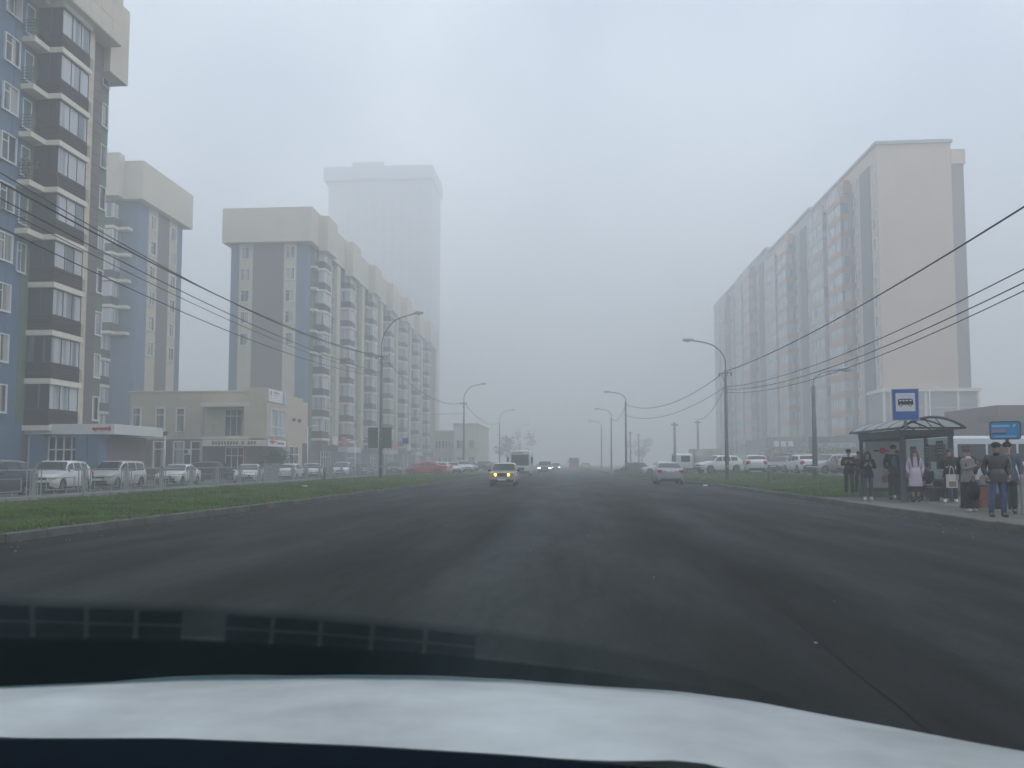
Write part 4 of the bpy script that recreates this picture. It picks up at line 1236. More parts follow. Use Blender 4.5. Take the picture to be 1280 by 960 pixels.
MB().box((-.36, -.060, 2.10), (.02, -.0565, 2.18)).build('rose_print', mat('print_rose', (.3, .22, .32), .4), ib)
MB().box((-.36, -.060, 2.04), (.02, -.0565, 2.085)).build('dark_print', mat('print_navy', (.02, .05, .14), .4), ib)
MB().prism([(0, 0), (.09, .02), (.05, .1)], 0, 1).build('green_mark', mat('print_green', (.25, .6, .45), .4), ib).matrix_basis = Matrix.Translation((.2, -.06, 2.24)) @ Matrix.Rotation(rad(90), 4, 'X') @ Matrix.Diagonal((1, 1, .003, 1))
# ------------------------------------------------------------------ vehicles
M_tyre = mat('tyre_rubber', (.018, .018, .019), .85)
M_rim = mat('alloy_rim', (.35, .36, .37), .35, metal=.7)
M_rimd = mat('dirty_steel_rim', (.14, .14, .14), .5, metal=.4)
M_cglass = mat('car_glass', (.018, .024, .028), .06, var=.0, spec=.7)
M_trim = mat('black_trim', (.02, .02, .022), .6)
M_head = mat('headlamp_lens', (.55, .57, .58), .12, spec=.8)
M_tail = mat('tail_lamp_lens', (.32, .01, .015), .2)
M_plate = mat('number_plate', (.62, .62, .6), .5)
M_lamp_on = mat('lit_headlamp', (.9, .9, .85), .3, emit=(1, .97, .85, 4))
M_lamp_y = mat('lit_yellow_headlamp', (.9, .7, .1), .3, emit=(1, .72, .06, 3.5))
def paint(name, col, rough=.3, metal=0.0, dirt=.55):
    return mat('paint_' + name, col, rough, metal, var=.05, scale=1.5, coat=.6, dirt=(.25, .95, dirt))
P_white = paint('white', (.72, .73, .73)); P_white2 = paint('soiled_white', (.6, .6, .57), dirt=.85)
P_navy = paint('navy', (.012, .018, .035), dirt=.2); P_silver = paint('silver', (.36, .38, .4), metal=.5, dirt=.4)
P_green = paint('dark_green', (.03, .045, .042)); P_red = paint('red', (.42, .03, .04)); P_grey = paint('grey', (.1, .11, .115)); P_black = paint('black', (.015, .016, .018), dirt=.25)
P_beige = paint('beige', (.42, .39, .32)); P_lime = paint('lime', (.42, .48, .2)); P_brown = paint('brown', (.1, .08, .07))

# profile tables: x from the nose (0) to the tail (1) as share of the length; heights in metres
CAR = {
 'sedan': dict(L=4.45, W=1.74, top=[(0, .62), (.03, .74), (.10, .82), (.26, .95), (.29, 1.0), (.41, 1.39), (.47, 1.45), (.60, 1.465), (.70, 1.40), (.82, 1.11), (.86, 1.06), (.97, 1.02), (1, .90)],
      belt=[(0, .6), (.26, .90), (.5, .93), (.86, 1.0), (1, .88)], ws=(.28, .42), rw=(.70, .83), side=[(.335, .49), (.51, .645), (.66, .745)], ax=(.185, .79), r=.32, clr=.2),
 'suv': dict(L=4.5, W=1.86, top=[(0, .72), (.02, .88), (.08, .97), (.24, 1.08), (.27, 1.13), (.38, 1.58), (.45, 1.66), (.62, 1.67), (.84, 1.61), (.93, 1.28), (.985, 1.08), (1, .85)],
      belt=[(0, .7), (.26, 1.05), (.5, 1.07), (.9, 1.15), (1, .84)], ws=(.265, .39), rw=(.855, .95), side=[(.32, .47), (.49, .66), (.68, .83)], ax=(.19, .79), r=.36, clr=.24),
 'hatch': dict(L=4.05, W=1.72, top=[(0, .62), (.03, .77), (.11, .86), (.24, .98), (.27, 1.02), (.40, 1.44), (.47, 1.51), (.65, 1.51), (.84, 1.43), (.93, 1.12), (.985, .98), (1, .8)],
      belt=[(0, .6), (.26, .93), (.5, .95), (.9, 1.02), (1, .78)], ws=(.265, .41), rw=(.85, .94), side=[(.33, .49), (.51, .67), (.69, .82)], ax=(.19, .8), r=.32, clr=.2),
 'wagon': dict(L=4.7, W=1.76, top=[(0, .66), (.03, .8), (.1, .88), (.25, .99), (.28, 1.03), (.38, 1.44), (.44, 1.52), (.65, 1.54), (.88, 1.50), (.95, 1.2), (.985, 1.05), (1, .8)],
      belt=[(0, .62), (.26, .95), (.5, .97), (.9, 1.01), (1, .78)], ws=(.275, .39), rw=(.895, .96), side=[(.33, .47), (.49, .64), (.66, .87)], ax=(.18, .78), r=.33, clr=.22),
 'minivan': dict(L=4.6, W=1.72, top=[(0, .66), (.02, .84), (.07, .93), (.17, 1.03), (.20, 1.09), (.35, 1.6), (.42, 1.67), (.65, 1.68), (.90, 1.63), (.96, 1.25), (.99, 1.0), (1, .8)],
      belt=[(0, .62), (.18, .97), (.5, 1.0), (.93, 1.05), (1, .78)], ws=(.19, .36), rw=(.905, .965), side=[(.28, .44), (.46, .66), (.68, .88)], ax=(.17, .8), r=.32, clr=.19),
 'boxy': dict(L=4.1, W=1.62, top=[(0, .70), (.01, .83), (.04, .86), (.28, .93), (.30, .95), (.40, 1.37), (.44, 1.425), (.60, 1.435), (.70, 1.40), (.79, .99), (.81, .96), (.985, .92), (1, .8)],
      belt=[(0, .7), (.28, .89), (.5, .9), (.8, .92), (1, .78)], ws=(.295, .405), rw=(.705, .79), side=[(.34, .50), (.52, .66)], ax=(.175, .77), r=.3, clr=.22),
}
_meshcache = {}
def car_meshes(kind, P):
    if (kind, P.name) in _meshcache: return _meshcache[(kind, P.name)]
    c = CAR[kind]; L, Wd = c['L'], c['W'] / 2; R = c['r'] + .05
    boxy = kind == 'boxy'
    def half(x):
        u = x / L; e = .9 if boxy else .8
        f = 1 - (1 - e) * max(0, 1 - u / .10) ** 2 - (1 - e) * .8 * max(0, (u - .91) / .09) ** 2
        return Wd * f
    def ztop(x): return lerp(c['top'], x / L)
    def zbelt(x): return lerp(c['belt'], x / L)
    def zarch(x):
        z = 0
        for a in c['ax']:
            d = abs(x - a * L)
            if d < R: z = max(z, c['r'] + math.sqrt(R * R - d * d))
        return z
    def sect(x):
        w, zt, zb = half(x), ztop(x), zbelt(x)
        zb = min(zb, zt - .03)
        u = x / L
        zbot = c['clr'] + .12 * max(0, 1 - u / .05) + .12 * max(0, (u - .95) / .05)
        za = zarch(x); cab = max(0, min(1, (zt - zb - .05) / .35))
        tw = w * (.97 - (.15 if not boxy else .12) * cab)
        zs = zt - .03 - .05 * cab
        pts = [(w * .95, max(zbot, za)), (w * .995, max(zbot + .16, za + .015)), (w, max(.5, za + .03)), (w * .985, max(zb - .12, za + .05)), (w * .955, max(zb, za + .06)), (tw, max(zs, zb + .01)), (tw * .86, max(zt - .008, zb + .015)), (tw * .45, max(zt, zb + .02)), (0, max(zt + .005, zb + .021))]
        return pts
    xs = set([0.0, L])
    for k in range(45): xs.add(L * k / 44)
    for a in c['ax']:
        for q in (-1, -.93, -.75, -.5, -.25, 0, .25, .5, .75, .93, 1): xs.add(a * L + R * q)
    for p in c['top']: xs.add(p[0] * L)
    for s in c['side']: xs.update((s[0] * L, s[1] * L))
    xs.update((c['ws'][0] * L, c['ws'][1] * L, c['rw'][0] * L, c['rw'][1] * L))
    xs = sorted(x for x in xs if 0 <= x <= L); q = [xs[0]]
    for x in xs[1:]:
        if x - q[-1] > .012: q.append(x)
    xs = q
    body = MB(); n = 9; N = 2 * n - 1
    for x in xs:
        s = sect(x)
        full = [(x - L / 2, y, z) for y, z in s] + [(x - L / 2, -y, z) for y, z in reversed(s[:-1])]
        body.v += full
    for i in range(len(xs) - 1):
        for j in range(N - 1):
            a = i * N + j; body.f.append((a, a + N, a + N + 1, a + 1)); body.m.append(0); body.sm.append(True)
    for i, rev in ((0, False), (len(xs) - 1, True)):
        f = [i * N + j for j in range(N)]
        body.f.append(tuple(reversed(f)) if rev else tuple(f)); body.m.append(0); body.sm.append(False)
    bm = body.mesh('body', P); bm.set_sharp_from_angle(angle=rad(28))
    # underside and wheel wells
    und = MB().box((-L / 2 + .15, -Wd + .2, c['clr'] + .02), (L / 2 - .15, Wd - .2, .62))
    u_ = und.mesh('underbody', M_trim)
    # glass laid just proud of the shell
    def g_side(x0, x1, sgn):
        b = MB(); N2 = 8
        for k in range(N2 + 1):
            x = x0 + (x1 - x0) * k / N2; s = sect(x); lo, hi = Vector((s[4][0], s[4][1])), Vector((s[5][0], s[5][1]))
            for f in (.08, .9):
                p = lo.lerp(hi, f); b.v.append((x - L / 2, sgn * (p.x + .008), p.y))
        for k in range(N2):
            a = 2 * k; b.f.append((a, a + 2, a + 3, a + 1) if sgn < 0 else (a, a + 1, a + 3, a + 2)); b.m.append(0); b.sm.append(True)
        return b.mesh('side_window', M_cglass)
    def g_end(x0, x1, inset=.05):
        b = MB(); N2 = 5
        for k in range(N2 + 1):
            x = x0 + (x1 - x0) * (.06 + .86 * k / N2); s = sect(x)
            row = [(s[5][0] * .95, s[5][1] + .004), (s[6][0], s[6][1]), (s[7][0], s[7][1]), (0, s[8][1])]
            dx = -.012 if x0 < L / 2 else .012
            b.v += [(x - L / 2 + dx, y, z + .012) for y, z in row] + [(x - L / 2 + dx, -y, z + .012) for y, z in reversed(row[:-1])]
        M_ = 7
        for k in range(N2):
            for j in range(M_ - 1):
                a = k * M_ + j; b.f.append((a, a + M_, a + M_ + 1, a + 1)); b.m.append(0); b.sm.append(True)
        return b.mesh('windscreen' if x0 < L / 2 else 'rear_window', M_cglass)
    ws = g_end(c['ws'][0] * L, c['ws'][1] * L); rw = g_end(c['rw'][0] * L, c['rw'][1] * L)
    sides = [(g_side(a * L, b_ * L, s)) for a, b_ in c['side'] for s in (1, -1)]
    r = c['r']
    ty = MB(); prof = [(.0, r * .64), (.005, r * .95), (.03, r), (.17, r), (.195, r * .95), (.2, r * .64)]
    nw = 20
    for (y, rr_) in prof: ty.v += [(rr_ * math.cos(2 * math.pi * k / nw), y, rr_ * math.sin(2 * math.pi * k / nw)) for k in range(nw)]
    for i in range(len(prof) - 1):
        for k in range(nw):
            k2 = (k + 1) % nw; ty.f.append((i * nw + k, i * nw + k2, (i + 1) * nw + k2, (i + 1) * nw + k)); ty.m.append(0); ty.sm.append(True)
    ty = ty.mesh('wheel', M_tyre)
    ri = MB().tube([(0, .05, 0), (0, .16, 0)], r * .62, 18, smooth=False)
    rm = M_rimd if kind in ('boxy', 'wagon') else M_rim
    for k in range(5):
        a = k * 1.2566; b2 = a + .22
        ri.prism([(r * .12 * math.cos(a + 1.2), r * .12 * math.sin(a + 1.2)), (r * .6 * math.cos(a - .16), r * .6 * math.sin(a - .16)), (r * .6 * math.cos(a + .16), r * .6 * math.sin(a + .16))], 0, .001)
    # spokes: the last prisms were laid in xy, stand them up on the outer face
    base = 36
    for i in range(base, len(ri.v)):
        x, y, z = ri.v[i]; ri.v[i] = (x, .166 + z * 12, y)
    for i in range(len(ri.m)): ri.m[i] = 1 if i >= 20 else 0
    ri = ri.mesh('rim', [M_dark if kind not in ('boxy',) else M_rimd, rm])
    res = dict(body=bm, under=u_, ws=ws, rw=rw, sides=sides, tyre=ty, rim=ri, c=c, sect=sect)
    _meshcache[(kind, P.name)] = res
    return res

def car(kind, P, x, y, z, heading, label, name='parked_car', cat='car', lights=None, rack=False, detail=True, scale=1.0, group=None, lamp=None):
    """heading: the way the nose points, degrees counterclockwise from +x"""
    q = car_meshes(kind, P); c = q['c']; L, Wd, r = c['L'], c['W'] / 2, c['r']
    t = thing(name, label, cat, (x, y, z), rad(heading + 180), group)
    if scale != 1: t.scale = (scale,) * 3
    bd = link('body', q['body'], t)
    link('underbody', q['under'], t); link('windscreen', q['ws'], t); link('rear_window', q['rw'], t)
    for s in q['sides']: link('side_window', s, t)
    for a in c['ax']:
        for s in (1, -1):
            w = link('wheel', q['tyre'], t, (a * L - L / 2, s * (Wd - .205), r)); w.scale = (1, s, 1)
            link('rim', q['rim'], w)
    fh = c['top'][1][1]
    nose, tail = -L / 2, L / 2
    hw = Wd * (.9 if kind == 'boxy' else .86)
    lm = {'white': M_lamp_on, 'yellow': M_lamp_y}.get(lights, M_head)
    if kind == 'boxy':
        MB().box((nose - .012, -.5, .60), (nose + .05, .5, .80)).build('grille', M_trim, t)
        for s in (1, -1):
            MB().tube([(nose - .03, s * .40, .70), (nose + .05, s * .40, .70)], .085, 12, smooth=False).build('headlight', lm, t)
            MB().box((nose - .02, s * .5, .61), (nose + .06, s * .70, .79)).build('indicator', mat('amber_lens', (.6, .2, .03), .3), t)
            MB().box((tail - .05, s * .45, .62), (tail + .02, s * .74, .8)).build('tail_light', M_tail, t)
        MB().box((nose - .10, -.80, .42), (nose + .08, .80, .54)).build('bumper', M_galv, t)
        MB().box((tail - .08, -.80, .42), (tail + .10, .80, .54)).build('bumper', M_galv, t)
        MB().box((nose - .125, -.26, .36), (nose - .105, .26, .47)).build('number_plate', M_plate, t)
        MB().box((nose - .02, -.72, .2), (nose + .1, .72, .41)).build('valance', M_trim, t)
    else:
        zf = fh - .06
        g = MB().box((nose - .015, -hw * .55, zf - .16), (nose + .06, hw * .55, zf - .02)); g.build('grille', M_trim, t)
        MB().box((nose - .02, -hw * .8, c['clr'] + .14), (nose + .09, hw * .8, c['clr'] + .3)).build('air_intake', M_trim, t)
        MB().box((nose - .035, -.26, c['clr'] + .30), (nose - .021, .26, c['clr'] + .41)).build('number_plate', M_plate, t)
        for s in (1, -1):
            e = MB().ell((nose + .15, s * (hw - .13), zf - .06), (.2, .24, .085), 12, 6); e.build('headlight', lm, t)
            zt_ = c['top'][-2][1] - .14
            MB().ell((tail - .09, s * (hw - .08), zt_), (.13, .2, .12 if kind == 'sedan' else .2), 12, 6).build('tail_light', M_tail, t)
        MB().box((tail - .05, -.27, c['top'][-1][1] - (.08 if kind == 'sedan' else .12)), (tail + .015, .27, c['top'][-1][1] + .03)).build('number_plate', M_plate, t)
        MB().box((tail - .1, -hw * .85, c['clr'] + .08), (tail + .02, hw * .85, c['clr'] + .22)).build('bumper', M_trim, t)
    for s in (1, -1):
        mx = c['ws'][0] * L + .32 - L / 2
        zb = lerp(c['belt'], c['ws'][0] + .05)
        MB().ell((mx, s * (Wd + .10), zb + .06), (.07, .11, .07), 10, 6).build('mirror', M_trim if kind == 'boxy' else P, t)
        for a, b_ in c['side'][:2]:
            MB().box((b_ * L - L / 2 - .22, s * (Wd - .012), .8), (b_ * L - L / 2 - .04, s * (Wd + .018), .83)).build('door_handle', M_trim if kind == 'boxy' else P, t)
            MB().box((b_ * L - L / 2 + .03, s * (Wd - .02), .42), (b_ * L - L / 2 + .037, s * (Wd + .0015), .86)).build('door_gap', M_trim, t)
        MB().box((c['ax'][0] * L + r + .08 - L / 2, s * (Wd - .05), c['clr'] - .01), (c['ax'][1] * L - r - .08 - L / 2, s * (Wd - .005), c['clr'] + .06)).build('sill', M_trim, t)
    if rack:
        for s in (1, -1): MB().tube([(-.6, s * .55, 1.54), (-.5, s * .55, 1.62), (1.5, s * .55, 1.62), (1.6, s * .55, 1.54)], .02, 6).build('roof_rail', M_galv, t)
    if lamp:
        pass
    return t

G1 = 'cars parked behind the railing'
# heading: -90 faces the camera, 0 faces away from the shops
car('suv', P_navy, -24.4, 30.8, -.12, -82, 'dark navy car cut by the picture edge behind the railing', group=G1)
car('suv', P_white, -27.2, 39.4, -.12, -80, 'white crossover with black roof glass behind the railing, beside the navy car', group=G1)
car('minivan', P_white2, -27.9, 46.0, -.12, -86, 'white minivan with yellowish soiled flank behind the railing', group=G1)
car('sedan', P_white, -27.4, 52.6, -.12, -84, 'white saloon with open front end just past the soiled minivan', group=G1)
car('sedan', P_white, -24.8, 58.6, -.12, -76, 'white saloon with a dark V grille in front of the office entrance', group=G1)
car('hatch', P_white, -24.6, 67, -.12, 98, 'small white car tail-on behind the white saloon at the office entrance', group=G1)
car('suv', P_black, -29.4, 62.5, -.12, 10, 'black car parked side-on below the office balcony', group=G1)
car('hatch', P_white, -25.0, 74.0, -.12, -64, 'white hatchback past the concrete planter', group=G1)
car('minivan', P_white, -24.9, 84, -.12, -80, 'boxy white minivan beyond the white hatchback', group=G1)
car('wagon', P_grey, -24.2, 90.5, -.12, -60, 'grey car with pale headlamps in front of the shop entrance', group=G1)
car('suv', P_black, -22.0, 96.5, -.1, -75, 'black car in the row near the tall lamp post', group=G1)
car('hatch', P_grey, -19.4, 98, -.1, -75, 'grey hatchback half hidden by the tall lamp post', group=G1)
car('sedan', P_red, -15.0, 81.3, .15, 183, 'red saloon standing side-on at the side turning')
car('wagon', P_white2, -16.2, 92, .05, 180, 'white estate car hidden mostly behind the red saloon')
car('sedan', P_white, -14.9, 98, .1, -62, 'white saloon beside the nose of the red saloon row, past the side turning')
car('suv', P_white, -14.6, 106, .1, -60, 'white crossover next after the white saloon past the side turning')
car('hatch', P_black, -14.9, 118, .12, -70, 'black hatchback behind the second lamp of the railing side')
car('minivan', P_silver, -15.1, 113, .12, -60, 'silver minivan at the foot of the second lamp of the railing side')
car('suv', P_black, -14.0, 132, .14, -60, 'dark crossover in the dim verge row beyond the second lamp')
car('sedan', P_white, -13.5, 141, .14, -60, 'pale saloon at the dim end of the verge row')
# moving traffic
car('boxy', P_beige, -3.95, 48.6, 0, -90, 'old boxy beige saloon driving this way with yellow headlights', name='car', lights='yellow')
car('suv', P_grey, -2.95, 102, 0, -90, 'dim grey car with white headlights following the beige saloon', name='car', lights='white')
car('sedan', P_black, -2.2, 150, 0, -90, 'faint dark car with white headlights, farther up the road', name='car', lights='white')
car('sedan', P_lime, 3.3, 142, 0, 90, 'faint yellow-green car driving away', name='car')
# bus stop side
car('sedan', P_silver, 6.75, 52.6, 0, 88, 'silver saloon stopped at the kerb with its tail lamps toward the camera', name='car')
car('hatch', P_green, 7.9, 95.5, .02, 193, 'dark green hatchback nosing out of the side turning', name='car')
G2 = 'cars parked on the bank behind the bus stop'
def cz(x, y): return hr(min(x, 17), y) if y < 92 else .1
for (k, P, x, y, h, lab) in (
    ('sedan', P_white, 10.6, 88, 184, 'white old saloon side-on between the green hatchback and the box truck'),
    ('suv', P_black, 14.0, 97, 190, 'dark crossover behind the cab of the box truck'),
    ('suv', P_white, 14.2, 73.5, 200, 'white crossover facing the road beside the box truck'),
    ('hatch', P_white, 15.9, 66.5, 80, 'small white hatchback tail-on by the lamp on the bank'),
    ('sedan', P_grey, 19.4, 72, -120, 'dark grey saloon with raised bonnet line on the bank'),
    ('hatch', P_white, 19.1, 64.5, 95, 'white hatchback with large red tail lamps on the bank'),
    ('hatch', P_silver, 20.4, 61.5, -155, 'pale blue-silver hatchback beside the concrete lamp post'),
    ('wagon', P_beige, 22.8, 59.5, 0, 'beige estate car with roof rails beside the leftover grass bank'),
    ('suv', P_white, 20.5, 32.6, 30, 'white car with a red tail at the edge, behind the railing by the bus stop'),
    ('sedan', P_black, 17.2, 84, 180, 'black saloon in the far row behind the white crossover'),
    ('suv', P_black, 22.6, 66.5, -150, 'black car tucked behind the pale blue-silver hatchback'),
    ('wagon', P_navy, 18.6, 78, 160, 'navy estate car behind the dark grey saloon'),
    ('minivan', P_brown, 22.5, 82, 185, 'brown minivan in the far row beyond the navy estate car'),
    ('hatch', P_red, 26.2, 74, 170, 'red hatchback partly hidden in the far row on the bank')):
    car(k, P, x, y, cz(x, y), h, lab, rack=(k == 'wagon'), group=G2)

def boxbody(mb, x0, x1, w, z0, z1, ch=.12, mi=0):
    """box with chamfered long top edges and ends, for buses and vans"""
    k = len(mb.v); sec = [(-w, z0), (-w, z1 - ch), (-w + ch, z1), (w - ch, z1), (w, z1 - ch), (w, z0)]
    xs_ = [(x0, .94), (x0 + ch, 1), (x1 - ch, 1), (x1, .94)]
    for x, s in xs_:
        for y, z in sec: mb.v.append((x, y * s, z0 + (z - z0) * (.97 if s < 1 else 1)))
    n = 6
    for i in range(3):
        for j in range(n):
            j2 = (j + 1) % n; mb.f.append((k + i * n + j, k + i * n + j2, k + (i + 1) * n + j2, k + (i + 1) * n + j)); mb.m.append(mi); mb.sm.append(False)
    mb.f.append(tuple(k + j for j in reversed(range(n)))); mb.f.append(tuple(k + 3 * n + j for j in range(n))); mb.m += [mi, mi]; mb.sm += [False, False]
    return mb
def wheels(t, axl, w, r):
    for x in axl:
        for s in (1, -1):
            o = MB().tube([(0, -.12, 0), (0, .12, 0)], r, 18, smooth=False).build('wheel', M_tyre, t, (x, s * (w - .13), r))
            MB().tube([(0, s * .121, 0), (0, s * .135, 0)], r * .55, 14, smooth=False).build('rim', M_rimd, o)
def bus(label, P, x, y, z, heading, L=7, w=1.05, h=2.7, name='minibus', cat='minibus', lights=None, nose=.9, roofband=None):
    t = thing(name, label, cat, (x, y, z), rad(heading + 180))
    b = MB(); boxbody(b, -L / 2, L / 2, w, .35, h); b.build('body', P, t)
    n = int((L - 1.6) / 1.3)
    for s in (1, -1):
        for i in range(n):
            a = -L / 2 + 1.3 + i * (L - 1.6) / n
            MB().box((a, s * (w - .01), h * .5), (a + (L - 1.6) / n - .1, s * (w + .012), h * .84)).build('side_window', M_cglass, t)
    MB().quad([(-L / 2 - .012, -w * .84, h * .42), (-L / 2 - .012, -w * .84, h * .84), (-L / 2 - .012, w * .84, h * .84), (-L / 2 - .012, w * .84, h * .42)]).build('windscreen', M_cglass, t)
    MB().quad([(L / 2 + .012, -w * .8, h * .5), (L / 2 + .012, w * .8, h * .5), (L / 2 + .012, w * .8, h * .84), (L / 2 + .012, -w * .8, h * .84)]).build('rear_window', M_cglass, t)
    if roofband: MB().box((-L / 2 - .02, -w * .25, h * .87), (-L / 2 + .03, w * .8, h * .94)).build('destination_board', roofband, t)
    for s in (1, -1):
        MB().ell((-L / 2 + .03, s * w * .72, .78), (.08, .17, .12), 10, 6).build('headlight', M_lamp_on if lights else M_head, t)
        MB().box((L / 2 - .05, s * w * .75, .8), (L / 2 + .02, s * w * .92, 1.2)).build('tail_light', M_tail, t)
        MB().box((-L / 2 - .12, s * (w + .08), h * .55), (-L / 2 - .02, s * (w + .28), h * .75)).build('mirror', M_trim, t)
    MB().box((-L / 2 - .06, -w * .9, .34), (-L / 2 + .1, w * .9, .58)).build('bumper', M_trim, t)
    MB().box((-L / 2 - .015, -w * .4, .62), (-L / 2 + .05, w * .4, .95)).build('grille', M_trim, t)
    MB().box((-L / 2 + .1, -w + .1, .25), (L / 2 - .1, w - .1, .36)).build('chassis', M_trim, t)
    wheels(t, (-L / 2 + 1.2, L / 2 - 1.5), w, .38)
    return t
P_dwhite = paint('bus_white', (.62, .65, .67), dirt=.4)
bus('white minibus coming this way directly behind the beige saloon', P_dwhite, -5.0, 85, 0, -90, L=6.5, w=1.1, h=2.75, roofband=mat('faded_orange_board', (.45, .28, .2), .5))
bus('white van parked side-on behind the bus shelter', P_dwhite, 20.2, 37.5, .3, 0, L=5.6, w=1.0, h=2.35, name='van', cat='van')
bus('dim red bus driving away in the fog', paint('bus_red', (.5, .02, .03)), 1.6, 188, 0, 90, L=9, w=1.2, h=2.7, name='bus', cat='bus')
# box truck
t = thing('box_truck', 'white box truck with rusty marks on its cargo box, behind the silver saloon', 'truck', (13.9, 79.5, cz(13.9, 79.5)), rad(8))
b = MB(); boxbody(b, -3.1, -1.35, .95, .55, 2.05, .2); cab = b.build('cab', P_dwhite, t)
MB().box((-2.65, -.963, 1.2), (-1.75, .963, 1.8)).build('side_window', M_cglass, cab)
MB().quad([(-3.11, -.8, 1.2), (-3.11, -.8, 1.85), (-3.11, .8, 1.85), (-3.11, .8, 1.2)]).build('windscreen', M_cglass, cab)
MB().box((-1.25, -1.05, .8), (2.7, 1.05, 2.5)).build('cargo_box', mat('rust_marked_white', (.52, .5, .46), .6, var=.3, scale=.9, dirt=(.9, 2.6, .35)), t)
MB().box((-2.9, -.4, .4), (2.6, .4, .79)).build('chassis', M_trim, t)
for s in (1, -1): MB().ell((-3.08, s * .7, .85), (.06, .14, .1), 10, 6).build('headlight', M_head, t)
wheels(t, (-2.3, 1.7), .95, .38)
TMP = bpy.data.scenes.new('workbench')     # an empty side scene, so that each body is grown quickly
# ------------------------------------------------------------------ people
SKIN = mat('skin', (.42, .26, .2), .55, var=.06)
SKIN_D = mat('skin_tanned', (.34, .2, .15), .55, var=.06)
M_eye = mat('dark_eye', (.02, .015, .015), .3); M_lip = mat('lips', (.3, .1, .09), .5)
def cloth(n, c, r=.85, var=.2, scale=9): return mat('cloth_' + n, c, r, var=var, scale=scale, bump=.3, bscale=25, spec=.12)
C_black = cloth('black', (.014, .016, .02)); C_leather = mat('cloth_black_leather', (.016, .018, .02), .38, var=.25, scale=12, bump=.5, bscale=18)
C_jeans = cloth('blue_jeans', (.045, .085, .17), var=.4, scale=6); C_grey = cloth('grey_jeans', (.06, .062, .075)); C_char = cloth('charcoal', (.025, .028, .034))
C_lilac = cloth('lilac', (.52, .44, .56), var=.08); C_tweed = cloth('houndstooth', (.2, .2, .2), var=.6, scale=60); C_teal = cloth('teal', (.06, .11, .13))
C_navy = cloth('navy', (.015, .022, .045)); C_slate = cloth('slate_blue', (.07, .09, .13)); C_khaki = cloth('dull_beige', (.28, .25, .21))
H_black = mat('black_hair', (.012, .01, .01), .6); H_red = mat('auburn_hair', (.085, .028, .022), .55, var=.3, scale=30); H_brown = mat('brown_hair', (.045, .028, .02), .6)
SH_white = mat('white_shoe', (.65, .65, .65), .5); SH_black = mat('black_shoe', (.015, .015, .016), .5)

def skin_mesh(nodes, edges, root=0, sub=1):
    """grow one smooth surface over a skeleton; nodes: (x, y, z, r)"""
    me = bpy.data.meshes.new('skeleton')
    me.from_pydata([n[:3] for n in nodes], edges, [])
    o = bpy.data.objects.new('skeleton', me); TMP.collection.objects.link(o)
    md = o.modifiers.new('skin', 'SKIN'); md.use_smooth_shade = True
    for i, n in enumerate(nodes):
        sv = me.skin_vertices[0].data[i]; sv.radius = (n[3], n[4] if len(n) > 4 else n[3]); sv.use_root = (i == root)
    s = o.modifiers.new('sub', 'SUBSURF'); s.levels = sub; s.render_levels = sub
    
    with bpy.context.temp_override(scene=TMP, view_layer=TMP.view_layers[0]): dg = bpy.context.evaluated_depsgraph_get()
    dg.update()
    r = bpy.data.meshes.new_from_object(o.evaluated_get(dg))
    bpy.data.objects.remove(o); bpy.data.meshes.remove(me)
    return r
def join_meshes(name, ms, mats):
    bm = bmesh.new()
    for m in ms: bm.from_mesh(m)
    r = bpy.data.meshes.new(name); bm.to_mesh(r); bm.free()
    for m in mats: r.materials.append(m)
    for p in r.polygons: p.use_smooth = True
    return r

